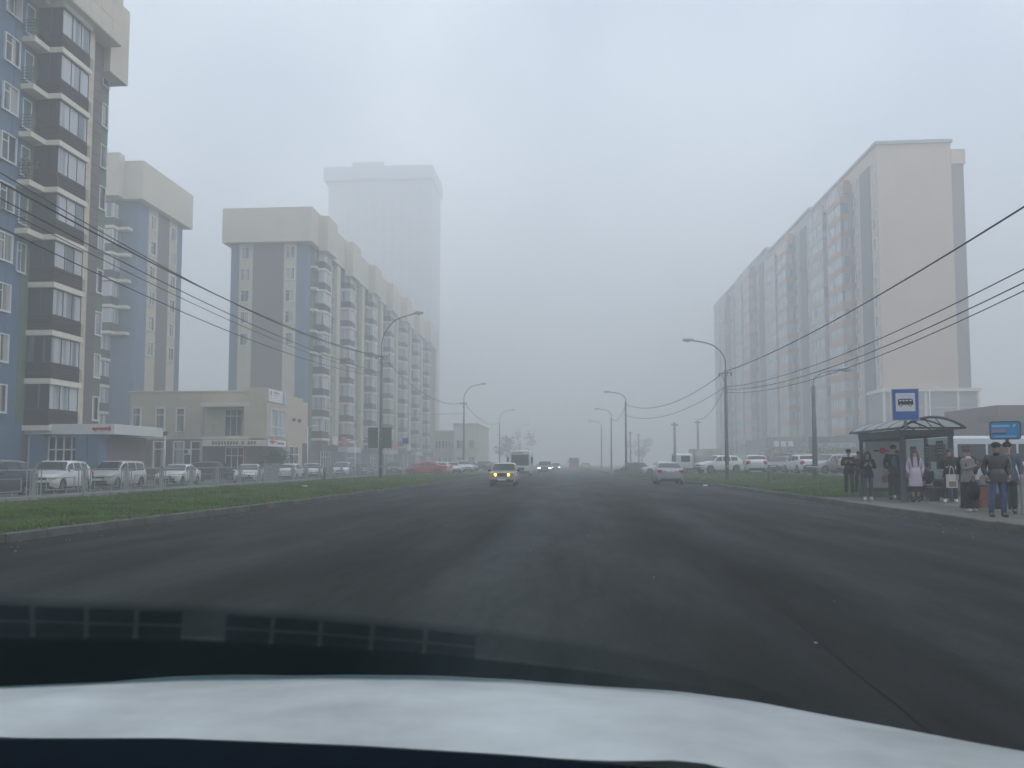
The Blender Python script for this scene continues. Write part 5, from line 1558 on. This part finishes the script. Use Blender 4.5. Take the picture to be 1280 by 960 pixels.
def person(x, y, z, h, face, label, top, legs, shoe, hair, skin=SKIN, arms='down', hairstyle='short', coat=None, skirt=None, build=1.0, stance=.1, shirt=None, collar=None, sit=False, tilt=.0, group=None, hood=None, cap=None, turn=0, step=.0):
    """face: compass the chest faces, degrees counterclockwise from +x; turn: head turned (+ to own left)"""
    t = thing('person', label, 'person', (x, y, z), rad(face - 90), group)
    k = h / 1.75; w = build
    def s(*n): return [(a[0] * k, a[1] * k, a[2] * k, a[3] * k) for a in n]
    pz = .95; dz = 0
    if sit: pz = .52; dz = -.43
    # joints ------------------------------------------------ local y forward
    hipz = pz - .03
    if sit:
        LEG = {sd_: [(sd_ * .09, .02, hipz, .085), (sd_ * .12, .45, .50, .058), (sd_ * .12, .42, .09, .04)] for sd_ in (1, -1)}
    else:
        LEG = {sd_: [(sd_ * .085, 0, hipz, .085 * w), (sd_ * (stance + .005), .03 + step * sd_, .50, .058 * w), (sd_ * (stance + .01), -.02 + step * 2 * sd_, .085, .042)] for sd_ in (1, -1)}
    up = dz
    sh_z = 1.41 + up
    A = {}
    for sd_ in (1, -1):
        S0 = (sd_ * .175 * w, 0, sh_z, .055 * w)
        if arms == 'down': E_, W_, P_, PD = (sd_ * .235 * w, -.03, 1.15 + up), (sd_ * .245 * w, .04, .92 + up), (sd_ * .245 * w, .06, .84 + up), (0, .1, -1)
        elif arms == 'pockets': E_, W_, P_, PD = (sd_ * .228 * w, -.05, 1.15 + up), (sd_ * .215 * w, .07, .95 + up), (sd_ * .19 * w, .10, .90 + up), (-sd_ * .2, .1, -1)
        elif arms == 'phone': E_, W_, P_, PD = (sd_ * .24 * w, .04, 1.14 + up), (sd_ * .10, .27, 1.24 + up), (sd_ * .055, .32, 1.29 + up), (-sd_ * .2, .6, 1)
        elif arms == 'hold': 
            if sd_ == 1: E_, W_, P_, PD = (sd_ * .24 * w, .02, 1.14 + up), (sd_ * .10, .25, 1.14 + up), (sd_ * .04, .30, 1.16 + up), (-sd_, .6, .2)
            else: E_, W_, P_, PD = (sd_ * .235 * w, -.03, 1.15 + up), (sd_ * .25 * w, .04, .92 + up), (sd_ * .25 * w, .06, .84 + up), (0, .1, -1)
        elif arms == 'lap': E_, W_, P_, PD = (sd_ * .24, .05, 1.16 + up), (sd_ * .12, .28, 1.07 + up), (sd_ * .07, .34, 1.05 + up), (-sd_ * .5, .8, 0)
        A[sd_] = [S0, (*E_, .042 * w), (*W_, .028), (*P_, .03)]; A[(sd_, 'd')] = PD
    hz_ = 1.63 + up
    ht = rad(turn)
    # body: one continuous surface
    N = [(0, 0, pz, .115 * w), (0, 0, 1.12 + up, .105 * w), (0, 0, 1.29 + up, .125 * w), (0, -.005, 1.43 + up, .075), (0, .0, 1.49 + up, .05), (0, .01, 1.55 + up, .055), (0, .018 + tilt * .3, hz_ - .02, .082), (0, .012 + tilt * .3, hz_ + .06, .078)]
    E = [(i, i + 1) for i in range(7)]
    for sd_ in (1, -1):
        b0 = len(N); N += LEG[sd_]; f = LEG[sd_][-1]
        N.append((f[0] + sd_ * .02, f[1] + .15, .035, .034)); E += [(0, b0), (b0, b0 + 1), (b0 + 1, b0 + 2), (b0 + 2, b0 + 3)]
        a0 = len(N); N += A[sd_]; E += [(2, a0), (a0, a0 + 1), (a0 + 1, a0 + 2), (a0 + 2, a0 + 3)]
    parts = [skin_mesh([(n[0] * k, n[1] * k, n[2] * k, n[3] * k) for n in N], E)]
    # five fingers each, rooted in the palm, slightly curled
    for sd_ in (1, -1):
        P = Vector(A[sd_][3][:3]); D = Vector(A[(sd_, 'd')]).normalized(); side = D.cross(Vector((0, 1, .01))).normalized(); nrm = side.cross(D).normalized()
        for q in range(5):
            off = (-.027 + q * .018) if q < 4 else -.036
            ln = (.062, .072, .068, .055)[q] if q < 4 else .05
            b0 = P + side * off + D * (.015 if q < 4 else -.012)
            d = D if q < 4 else (D * .6 - side * .8).normalized()
            m_ = b0 + d * ln * .5; e = b0 + d * ln * .85 + nrm * .022 * (1 if q < 4 else .4)
            parts.append(skin_mesh([(*(v * k), r_ * k) for v, r_ in ((b0, .009), (m_, .0085), (e, .007))], [(0, 1), (1, 2)], sub=1))
    # head details: nose, ears
    hm_ = MB(); hc = Vector((0, (.018 + tilt * .3), hz_)) * k
    hm_.ell(hc + Vector((0, .083, -.008)) * k, (.014 * k, .022 * k, .024 * k), 8, 6)
    hm_.ell(hc + Vector((0, .05, -.075)) * k, (.035 * k, .03 * k, .03 * k), 8, 6)
    for sd_ in (1, -1): hm_.ell(hc + Vector((sd_ * .078, -.005, 0)) * k, (.012 * k, .02 * k, .032 * k), 8, 6)
    parts.append(hm_.mesh('x', SKIN))
    for v in parts[0].vertices:
        if abs(v.co.x) < .17 * w * k and v.co.z > .8 * k and v.co.z < 1.46 * k and v.co.y < .2 * k: v.co.y *= .72
    for p in parts: p.materials.clear()
    o = link('body', join_meshes('body', parts, [skin]), t)
    for sd_ in (1, -1):
        MB().ell(hc + Vector((sd_ * .03, .076, .022)) * k, (.011 * k, .008 * k, .007 * k), 8, 5).build('eye', M_eye, o)
    MB().ell(hc + Vector((0, .08, -.042)) * k, (.022 * k, .007 * k, .006 * k), 8, 5).build('mouth', M_lip, o)
    # trousers
    if legs and not skirt or sit:
        N2 = [(0, 0, pz, .105 * w)]; E2 = []
        for sd_ in (1, -1):
            L_ = LEG[sd_]; b0 = len(N2)
            N2 += [(L_[0][0], L_[0][1], L_[0][2] - .03, L_[0][3] + .006), (L_[1][0], L_[1][1], L_[1][2], L_[1][3] + .02), (L_[2][0], L_[2][1], L_[2][2] + .02, L_[2][3] + .03)]
            E2 += [(0, b0), (b0, b0 + 1), (b0 + 1, b0 + 2)]
        m = skin_mesh([(n[0] * k, n[1] * k, n[2] * k, n[3] * k) for n in N2], E2); m.materials.clear(); m.materials.append(legs)
        link('trousers', m, t)
    def loft(rings, name, m, open_=True, wob=.0):
        b = MB(); n = 20
        for (cx, cy, z_, rx, ry) in rings:
            for j in range(n):
                a = 2 * math.pi * j / n; f = 1 + wob * math.sin(a * 5 + z_ * 9)
                b.v.append(((cx + rx * f * math.cos(a)) * k, (cy + ry * f * math.sin(a)) * k, z_ * k))
        for i in range(len(rings) - 1):
            for j in range(n):
                j2 = (j + 1) % n; b.f.append((i * n + j, i * n + j2, (i + 1) * n + j2, (i + 1) * n + j)); b.m.append(0); b.sm.append(True)
        b.f.append(tuple(range((len(rings) - 1) * n, len(rings) * n))); b.m.append(0); b.sm.append(True)
        b.f.append(tuple(reversed(range(n)))); b.m.append(0); b.sm.append(False)
        return b.build(name, m, t)
    if skirt:
        lo = skirt[1]
        loft([(0, 0, lo, .25, .17), (0, 0, lo + .02, .25, .17), (0, 0, .55, .205, .15), (0, 0, .85, .18, .135), (0, 0, 1.02, .145, .115)], 'skirt', skirt[0], wob=.05)
    # jacket: torso and sleeves in one skin, hem as a loft
    N3 = [(0, 0, pz - .02, .148 * w), (0, 0, 1.12 + up, .135 * w), (0, 0, 1.28 + up, .15 * w), (0, -.005, 1.41 + up, .098), (0, 0, 1.475 + up, .068)]
    E3 = [(0, 1), (1, 2), (2, 3), (3, 4)]
    for sd_ in (1, -1):
        a_ = A[sd_]; a0 = len(N3)
        wr = Vector(a_[2][:3]); el = Vector(a_[1][:3])
        N3 += [(*a_[0][:3], .078 * w), (*a_[1][:3], .064 * w), (*tuple(el.lerp(wr, .95)), .045)]
        E3 += [(2, a0), (a0, a0 + 1), (a0 + 1, a0 + 2)]
    m = skin_mesh([(n[0] * k, n[1] * k, n[2] * k, n[3] * k) for n in N3], E3, root=1); m.materials.clear(); m.materials.append(coat[0] if coat else top)
    for v in m.vertices:
        if abs(v.co.x) < .17 * w * k and v.co.y < .2 * k: v.co.y *= .86
    link('coat' if coat else 'jacket', m, t)
    if coat:
        loft([(0, 0, coat[1], .215, .155), (0, 0, coat[1] + .02, .215, .155), (0, 0, .75, .20, .15), (0, 0, .95, .185, .142), (0, 0, 1.12, .152, .128)], 'coat_skirt', coat[0], wob=.03)
    elif not sit:
        loft([(0, 0, .80, .20 * w, .155 * w), (0, 0, .82, .203 * w, .158 * w), (0, 0, .98, .186 * w, .148 * w), (0, 0, 1.12, .14 * w, .11 * w)], 'jacket_hem', top, wob=.02)
    if shirt: MB().ell((0, .10 * k, (1.17 + up) * k), (.085 * k, .05 * k, .24 * k), 12, 8).build('shirt_front', shirt, t)
    if collar: MB().ell((0, .035 * k, (1.47 + up) * k), (.075 * k, .065 * k, .04 * k), 12, 6).build('collar', collar, t)
    # shoes
    for sd_ in (1, -1):
        f = LEG[sd_][-1]
        b = MB(); b.ell(((f[0] + sd_ * .012) * k, (f[1] + .075) * k, .042 * k), (.05 * k, .135 * k, .05 * k), 12, 8)
        for i, v in enumerate(b.v):
            if v[2] < .008 * k: b.v[i] = (v[0], v[1], .003)
        b.tube([(f[0] * k, f[1] * k, .03 * k), (f[0] * k, f[1] * k, (.13 if shoe is SH_white else .26) * k)], .052 * k, 10)
        b.build('shoe', shoe, t)
    # hair
    hb = MB()
    if hairstyle != 'none':
        hb.ell(hc + Vector((0, -.018, .035)) * k, (.092 * k, .098 * k, .085 * k), 14, 9)
    if hairstyle in ('long', 'verylong'):
        ln = .34 if hairstyle == 'long' else .46
        for sd_ in (1, -1):
            hb.tube([hc + Vector((sd_ * .07, -.02, .05)) * k, hc + Vector((sd_ * .088, .005, -.06)) * k, hc + Vector((sd_ * .10, .035, -.2)) * k, hc + Vector((sd_ * .085, .075, -ln)) * k], [.03 * k, .036 * k, .045 * k, .015 * k], 8)
        hb.tube([hc + Vector((0, -.07, .03)) * k, hc + Vector((0, -.10, -.1)) * k, hc + Vector((0, -.12, -.3)) * k], [.07 * k, .085 * k, .05 * k], 10)
    if hairstyle == 'curly':
        for q in range(26): hb.ell(hc + Vector((random.uniform(-.1, .1), random.uniform(-.12, .02), random.uniform(-.08, .12))) * k, (.035 * k,) * 3, 8, 5)
    if hb.v: hb.build('hair', hair, t)
    if hood:
        b = MB(); b.ell(hc + Vector((0, -.03, .015)) * k, (.115 * k, .115 * k, .13 * k), 14, 10); b.tube([hc + Vector((0, -.05, -.14)) * k, hc + Vector((0, -.03, -.05)) * k], [.11 * k, .11 * k], 12); b.build('hood', hood, t)
    if cap:
        b = MB(); b.ell(hc + Vector((0, 0, .055)) * k, (.099 * k, .108 * k, .075 * k), 14, 8)
        b.prism([(.07 * math.cos(a) * k, ((.08 + .085 * math.sin(a)) + tilt * .3) * k) for a in [math.pi * i / 8 for i in range(9)]], hc.z + .035 * k, hc.z + .05 * k)
        b.build('cap', cap, t)
    t['_k'] = k
    del t['_k']
    return t, k
def phone(x, y, z, label, rz=0):
    t = thing('phone', label, 'phone', (x, y, z), rad(rz)); o = MB().box((-.037, -.005, -.075), (.037, .005, .075)).build('casing', M_dark, t)
    MB().box((-.033, -.0085, -.068), (.033, -.0053, .068)).build('screen', mat('phone_glass', (.05, .06, .07), .1), t); t.rotation_euler = (rad(-35), 0, rad(rz))
    return t
def fwd(x, y, face, f, s=0):
    a = rad(face); return x + f * math.cos(a) - s * math.sin(a), y + f * math.sin(a) + s * math.cos(a)

W_ = 'people waiting at the bus stop'
person(10.85, 30.6, .15, 1.80, -110, 'person in dark cap, black jacket and dark trousers reading a phone beyond the shelter end', C_black, C_char, SH_black, H_black, arms='phone', cap=C_black, tilt=.12)
p = fwd(10.85, 30.6, -110, .36); phone(p[0], p[1], .15 + 1.37, 'dark phone held by the person in a cap beyond the shelter end', 160)
person(11.35, 30.9, .15, 1.74, -95, 'person all in dark clothes half hidden behind the shelter corner post', C_char, C_black, SH_black, H_black, arms='pockets')
person(10.12, 26.8, .15, 1.66, -105, 'person in black hooded jacket, grey jeans and white shoes holding a phone', C_black, C_grey, SH_white, H_black, arms='phone', hairstyle='long', tilt=.12, stance=.09)
p = fwd(10.12, 26.8, -105, .33); phone(p[0], p[1], .15 + 1.26, 'phone held by the person in white shoes and grey jeans', 165)
person(11.3, 27.6, .15, 1.88, -100, 'tall person in black cap with open black jacket over a teal shirt', C_black, C_black, SH_black, H_black, arms='pockets', cap=C_black, shirt=C_teal, build=1.08)
person(11.7, 28.2, .15, 1.72, -110, 'person in black standing close behind the tall capped person', C_black, C_char, SH_white, H_black, arms='down')
person(11.28, 25.9, .15, 1.70, -105, 'person with long auburn hair in a long lilac coat and black boots', C_lilac, C_black, SH_black, H_red, arms='pockets', hairstyle='verylong', coat=(C_lilac, .52), skirt=(C_black, .34), stance=.07, collar=C_lilac)
person(12.1, 25.35, .15, 1.72, -112, 'person with auburn hair and wide black trousers holding a printed tote', C_black, C_black, SH_white, H_red, arms='hold', hairstyle='long', stance=.14, build=1.05, step=.03, collar=H_red)
person(12.2, 27.0, .15, 1.68, -165, 'person in navy seated on the shelter bench with hands together', C_navy, C_char, SH_black, H_black, arms='lap', sit=True, tilt=.1)
person(10.4, 20.85, .15, 1.66, -62, 'person in grey houndstooth jacket with white collar and long black skirt', C_tweed, None, SH_white, H_brown, arms='phone', skirt=(C_black, .10), collar=SH_white, skin=SKIN_D, stance=.09, turn=30)
p = fwd(10.4, 20.85, -62, .33); phone(p[0], p[1], .15 + 1.26, 'phone held by the person in the houndstooth jacket', 118 + 90)
person(11.25, 22.6, .15, 1.72, -150, 'person with curly black hair in a black puffer behind the long black skirt', C_black, C_char, SH_black, H_black, hairstyle='curly', build=1.1, arms='down')
person(10.0, 18.75, .15, 1.74, -98, 'person in black leather jacket, dark cap and blue jeans at the kerb', C_leather, C_jeans, SH_black, H_black, skin=SKIN_D, arms='pockets', cap=C_black, build=1.16, stance=.12, collar=C_black)
person(11.0, 20.1, .15, 1.78, -120, 'person in slate blue jacket with pale shoulder behind the leather jacket', C_slate, C_char, SH_black, H_black, cap=C_black, arms='down', shirt=C_khaki, build=1.1)
person(-31.5, 49.6, -.12, 1.85, -60, 'person with reddish face showing just above the soiled minivan roof', C_black, C_char, SH_black, H_black, arms='down', skin=mat('skin_ruddy', (.42, .14, .1), .6))
# bags
t = thing('tote_bag', 'white tote bag with a brown print carried by the person in wide black trousers', 'tote bag', (12.0, 25.02, .95), rad(-10))
MB().prism([(-.15, -.04), (.15, -.04), (.16, .04), (-.16, .04)], -.32, .1).build('bag', mat('canvas_white', (.52, .52, .48), .85, var=.1), t)
MB().box((-.10, -.043, -.28), (.11, -.0405, -.12)).build('brown_print', mat('tote_print', (.2, .13, .1), .8, var=.4, scale=20), t)
for s in (-.07, .07): MB().tube([(s, 0, .1), (s * .6, .0, .3), (0, .02, .36)], .012, 6).build('handle', mat('canvas_white', (.52, .52, .48)), t)
t = thing('backpack', 'black bag hanging low beside the person in blue jeans', 'bag', (9.62, 19.05, .62))
b = MB(); b.ell((0, 0, .12), (.15, .12, .23), 14, 10); b.ell((0, -.1, .05), (.1, .06, .12), 12, 8); b.build('bag', C_black, t)
MB().tube([(-.06, 0, .33), (0, 0, .47), (.06, 0, .33)], .014, 6).build('strap', M_dark, t)
t = thing('litter_bin', 'small rust-orange litter bin behind the long black skirt', 'litter bin', (11.2, 21.6, .15))
MB().tube([(0, 0, .05), (0, 0, .62), (0, 0, .64)], [.17, .2, .21], 14, smooth=False).build('bucket', mat('rust_orange', (.28, .09, .06), .7, var=.3), t)
MB().tube([(0, 0, .64), (0, 0, .68)], .215, 14).build('rim', M_dark, t); MB().box((-.22, -.02, 0), (-.19, .02, .75)).build('stand', M_dark, t)
t = thing('backpack', 'dark rucksack standing on the pavement under the shelter bench end', 'bag', (11.75, 22.0, .15))
b = MB(); b.ell((0, 0, .2), (.16, .13, .22), 14, 10); b.ell((0, -.11, .14), (.1, .06, .11), 12, 8); b.build('bag', C_black, t); MB().tube([(-.05, 0, .4), (0, 0, .46), (.05, 0, .4)], .012, 6).build('handle', M_dark, t)
t['label'] = 'dark rucksack standing on the pavement behind the person in blue jeans'

bpy.data.scenes.remove(TMP)
# ------------------------------------------------------------------ the car the picture is taken from: bonnet, cowl, painted dashboard reflection
oc = thing('car', 'pale car bonnet reaching across the bottom of the view, seen from its driving seat', 'car', (-.35, 1.6, 0))
front = [(-1.6, 1.93, .775), (-1.52, 2.0, .79), (-1.16, 2.13, .783), (-.85, 2.2, .787), (-.59, 2.22, .79), (-.35, 2.21, .795), (-.15, 2.17, .80), (.0, 2.12, .805), (.17, 2.07, .81), (.32, 1.99, .82), (.44, 1.92, .83), (.56, 1.8, .84), (.64, 1.71, .85), (.71, 1.56, .875), (.77, 1.41, .905), (.83, 1.2, .94)]
near = [(-1.6, 1.1), (-.86, 1.13), (-.6, 1.15), (-.31, 1.14), (-.08, 1.12), (.16, 1.085), (.24, 1.05), (.32, .98), (.83, .85)]
b = MB(); nx, ny = 60, 22
for i in range(nx + 1):
    x = -1.6 + 2.43 * i / nx
    yf = lerp([(p[0], p[1]) for p in front], x); zf = lerp([(p[0], p[2]) for p in front], x)
    yn = lerp(near, x)
    for j in range(ny + 1):
        u = j / ny
        y = yn + (yf - yn) * u
        # crowned panel: stays under the sight line to its own front edge, dips to the edge
        z = .985 + (zf - .985) * u + .035 * math.sin(math.pi * u) * (1 - .2 * abs(x + .35))
        for xc, wd, am in ((-1.0, .10, .012), (.18, .10, .012)):      # pressed ridges
            z += am * math.exp(-((x - xc - .1 * u) / wd) ** 2) * (1 - u * .6)
        b.v.append((x + .35, y - 1.6, z))
    b.v.append((x + .35, yf + .04 - 1.6, zf - .03)); b.v.append((x + .35, yf + .05 - 1.6, zf - .35))
st = ny + 3
for i in range(nx):
    for j in range(st - 1):
        a = i * st + j; b.f.append((a, a + st, a + st + 1, a + 1)); b.m.append(0); b.sm.append(True)
P_bonnet = mat('bonnet_white', (.42, .45, .45), .42, var=.3, scale=2.6, coat=.2, detail=8, bump=.12, bscale=5)  # mottling mixes dirt with cloud reflections painted into the colour
b.build('bonnet', P_bonnet, oc)
# rain beads
bd = MB()
for (u_, v_) in ((-.98, 1.62), (.0, 1.5), (.02, 1.52), (.05, 1.515), (-.6, 1.4), (-1.2, 1.5), (.25, 1.6), (-.3, 1.8)):
    bd.ell((u_ + .35, v_ - 1.6, .93), (.004, .004, .004), 6, 4)
# black cowl with its wiper arm recess at the foot of the windscreen
b = MB()
for i in range(nx + 1):
    x = -1.6 + 2.43 * i / nx; yn = lerp(near, x)
    for (dy, z) in ((-.001, .96), (-.004, .985), (-.02, .990), (-.12, .975), (-.35, .965), (-.5, .93)): b.v.append((x + .35, yn + dy - 1.6, z))
for i in range(nx):
    for j in range(5):
        a = i * 6 + j; b.f.append((a, a + 1, a + 7, a + 6)); b.m.append(0); b.sm.append(True)
b.build('cowl', mat('cowl_black', (.003, .007, .012), .95, spec=.03), oc)
# dashboard reflection in the windscreen, painted as a see-through dark band with darker blocks
rows = dict(
 top=[(-.80, .705, 1.278), (-.549, .716, 1.271), (-.462, .72, 1.268), (-.367, .725, 1.265), (-.239, .737, 1.256), (-.148, .753, 1.246), (-.055, .773, 1.233), (.024, .797, 1.217), (.118, .837, 1.19), (.193, .879, 1.161), (.268, .929, 1.128)],
 mid=[(-.88, .798, 1.215), (-.611, .799, 1.215), (-.512, .80, 1.215), (-.404, .80, 1.215), (-.262, .809, 1.208), (-.161, .821, 1.2), (-.06, .841, 1.187), (.026, .862, 1.173), (.125, .89, 1.155), (.201, .916, 1.137), (.272, .946, 1.117)],
 bot=[(-.99, .975, 1.098), (-.726, .954, 1.112), (-.596, .934, 1.125), (-.461, .915, 1.138), (-.29, .899, 1.148), (-.176, .896, 1.15), (-.065, .899, 1.148), (.027, .908, 1.142), (.13, .924, 1.131), (.207, .942, 1.119), (.277, .961, 1.107)])
nrm_ = Vector((0, -.55, -.83)).normalized()
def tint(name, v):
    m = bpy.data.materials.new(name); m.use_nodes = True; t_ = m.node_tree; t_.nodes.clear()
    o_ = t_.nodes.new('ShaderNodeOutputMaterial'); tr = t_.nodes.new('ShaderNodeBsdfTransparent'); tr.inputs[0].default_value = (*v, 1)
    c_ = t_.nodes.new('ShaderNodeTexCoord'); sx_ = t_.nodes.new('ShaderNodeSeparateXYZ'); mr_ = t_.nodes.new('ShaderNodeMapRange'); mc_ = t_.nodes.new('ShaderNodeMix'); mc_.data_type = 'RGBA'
    # the painted reflection thins out towards the far side of the screen
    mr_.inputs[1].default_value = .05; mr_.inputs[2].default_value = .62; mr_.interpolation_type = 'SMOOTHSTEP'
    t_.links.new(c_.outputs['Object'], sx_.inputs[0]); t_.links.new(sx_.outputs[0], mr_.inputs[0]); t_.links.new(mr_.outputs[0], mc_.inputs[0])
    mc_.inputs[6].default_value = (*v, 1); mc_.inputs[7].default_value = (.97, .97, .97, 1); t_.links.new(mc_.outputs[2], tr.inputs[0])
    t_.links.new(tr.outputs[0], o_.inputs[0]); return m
M_t1, M_t2, M_t3 = tint('dash_reflection_tint', (.82, .86, .87)), tint('dark_dash_reflection_tint', (.48, .56, .58)), tint('vent_reflection_tint', (.5, .57, .6))
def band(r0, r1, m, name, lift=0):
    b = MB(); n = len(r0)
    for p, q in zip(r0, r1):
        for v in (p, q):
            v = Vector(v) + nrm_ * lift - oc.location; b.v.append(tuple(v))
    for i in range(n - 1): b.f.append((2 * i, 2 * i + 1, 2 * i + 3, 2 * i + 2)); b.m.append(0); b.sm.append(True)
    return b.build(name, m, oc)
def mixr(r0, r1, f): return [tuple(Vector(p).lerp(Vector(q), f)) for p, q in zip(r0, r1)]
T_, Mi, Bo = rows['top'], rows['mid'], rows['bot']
wb = band(T_, mixr(T_, Mi, .93), M_t1, 'painted_reflection_band')
for f_ in (.04, .09): band(mixr(T_, Mi, f_), mixr(T_, Mi, .93), M_t1, 'painted_reflection_band', .0015 + f_ * .01)
for k_, f_ in enumerate((.0, .03, .07)): band(mixr(Mi, Bo, f_), Bo, M_t2 if k_ < 2 else M_t1, 'painted_reflection_band', .0005 * k_)
# painted reflections of the dash vents: two courses, broken by a gap, fading out to the driver's far side
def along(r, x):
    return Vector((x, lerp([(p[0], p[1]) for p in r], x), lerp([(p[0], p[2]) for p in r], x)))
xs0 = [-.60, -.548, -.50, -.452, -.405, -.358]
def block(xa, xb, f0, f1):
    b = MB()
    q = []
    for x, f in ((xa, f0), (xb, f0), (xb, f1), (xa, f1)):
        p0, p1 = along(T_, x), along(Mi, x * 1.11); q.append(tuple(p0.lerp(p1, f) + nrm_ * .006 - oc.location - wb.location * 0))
    b.quad(q); o = b.build('painted_vent_reflection', M_t3, wb)
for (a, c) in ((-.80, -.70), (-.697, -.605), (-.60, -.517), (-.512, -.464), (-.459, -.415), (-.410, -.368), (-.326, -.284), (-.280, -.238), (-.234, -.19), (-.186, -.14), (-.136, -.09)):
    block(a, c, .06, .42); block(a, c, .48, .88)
# ------------------------------------------------------------------ haze
hm = bpy.data.materials.new('fog'); hm.use_nodes = True
t = hm.node_tree; t.nodes.clear()
ho = t.nodes.new('ShaderNodeOutputMaterial'); pvn = t.nodes.new('ShaderNodeVolumePrincipled')
pvn.inputs['Color'].default_value = (0.90, 0.915, 0.915, 1)
pvn.inputs['Density'].default_value = HAZE_DENSITY
pvn.inputs['Anisotropy'].default_value = 0.1
t.links.new(pvn.outputs[0], ho.inputs['Volume'])
hz = MB().box((-650, -650, -1.3), (650, 650, 126)).build('haze', hm)
hz['kind'] = 'stuff'; hz['label'] = 'thick pale fog filling the street'
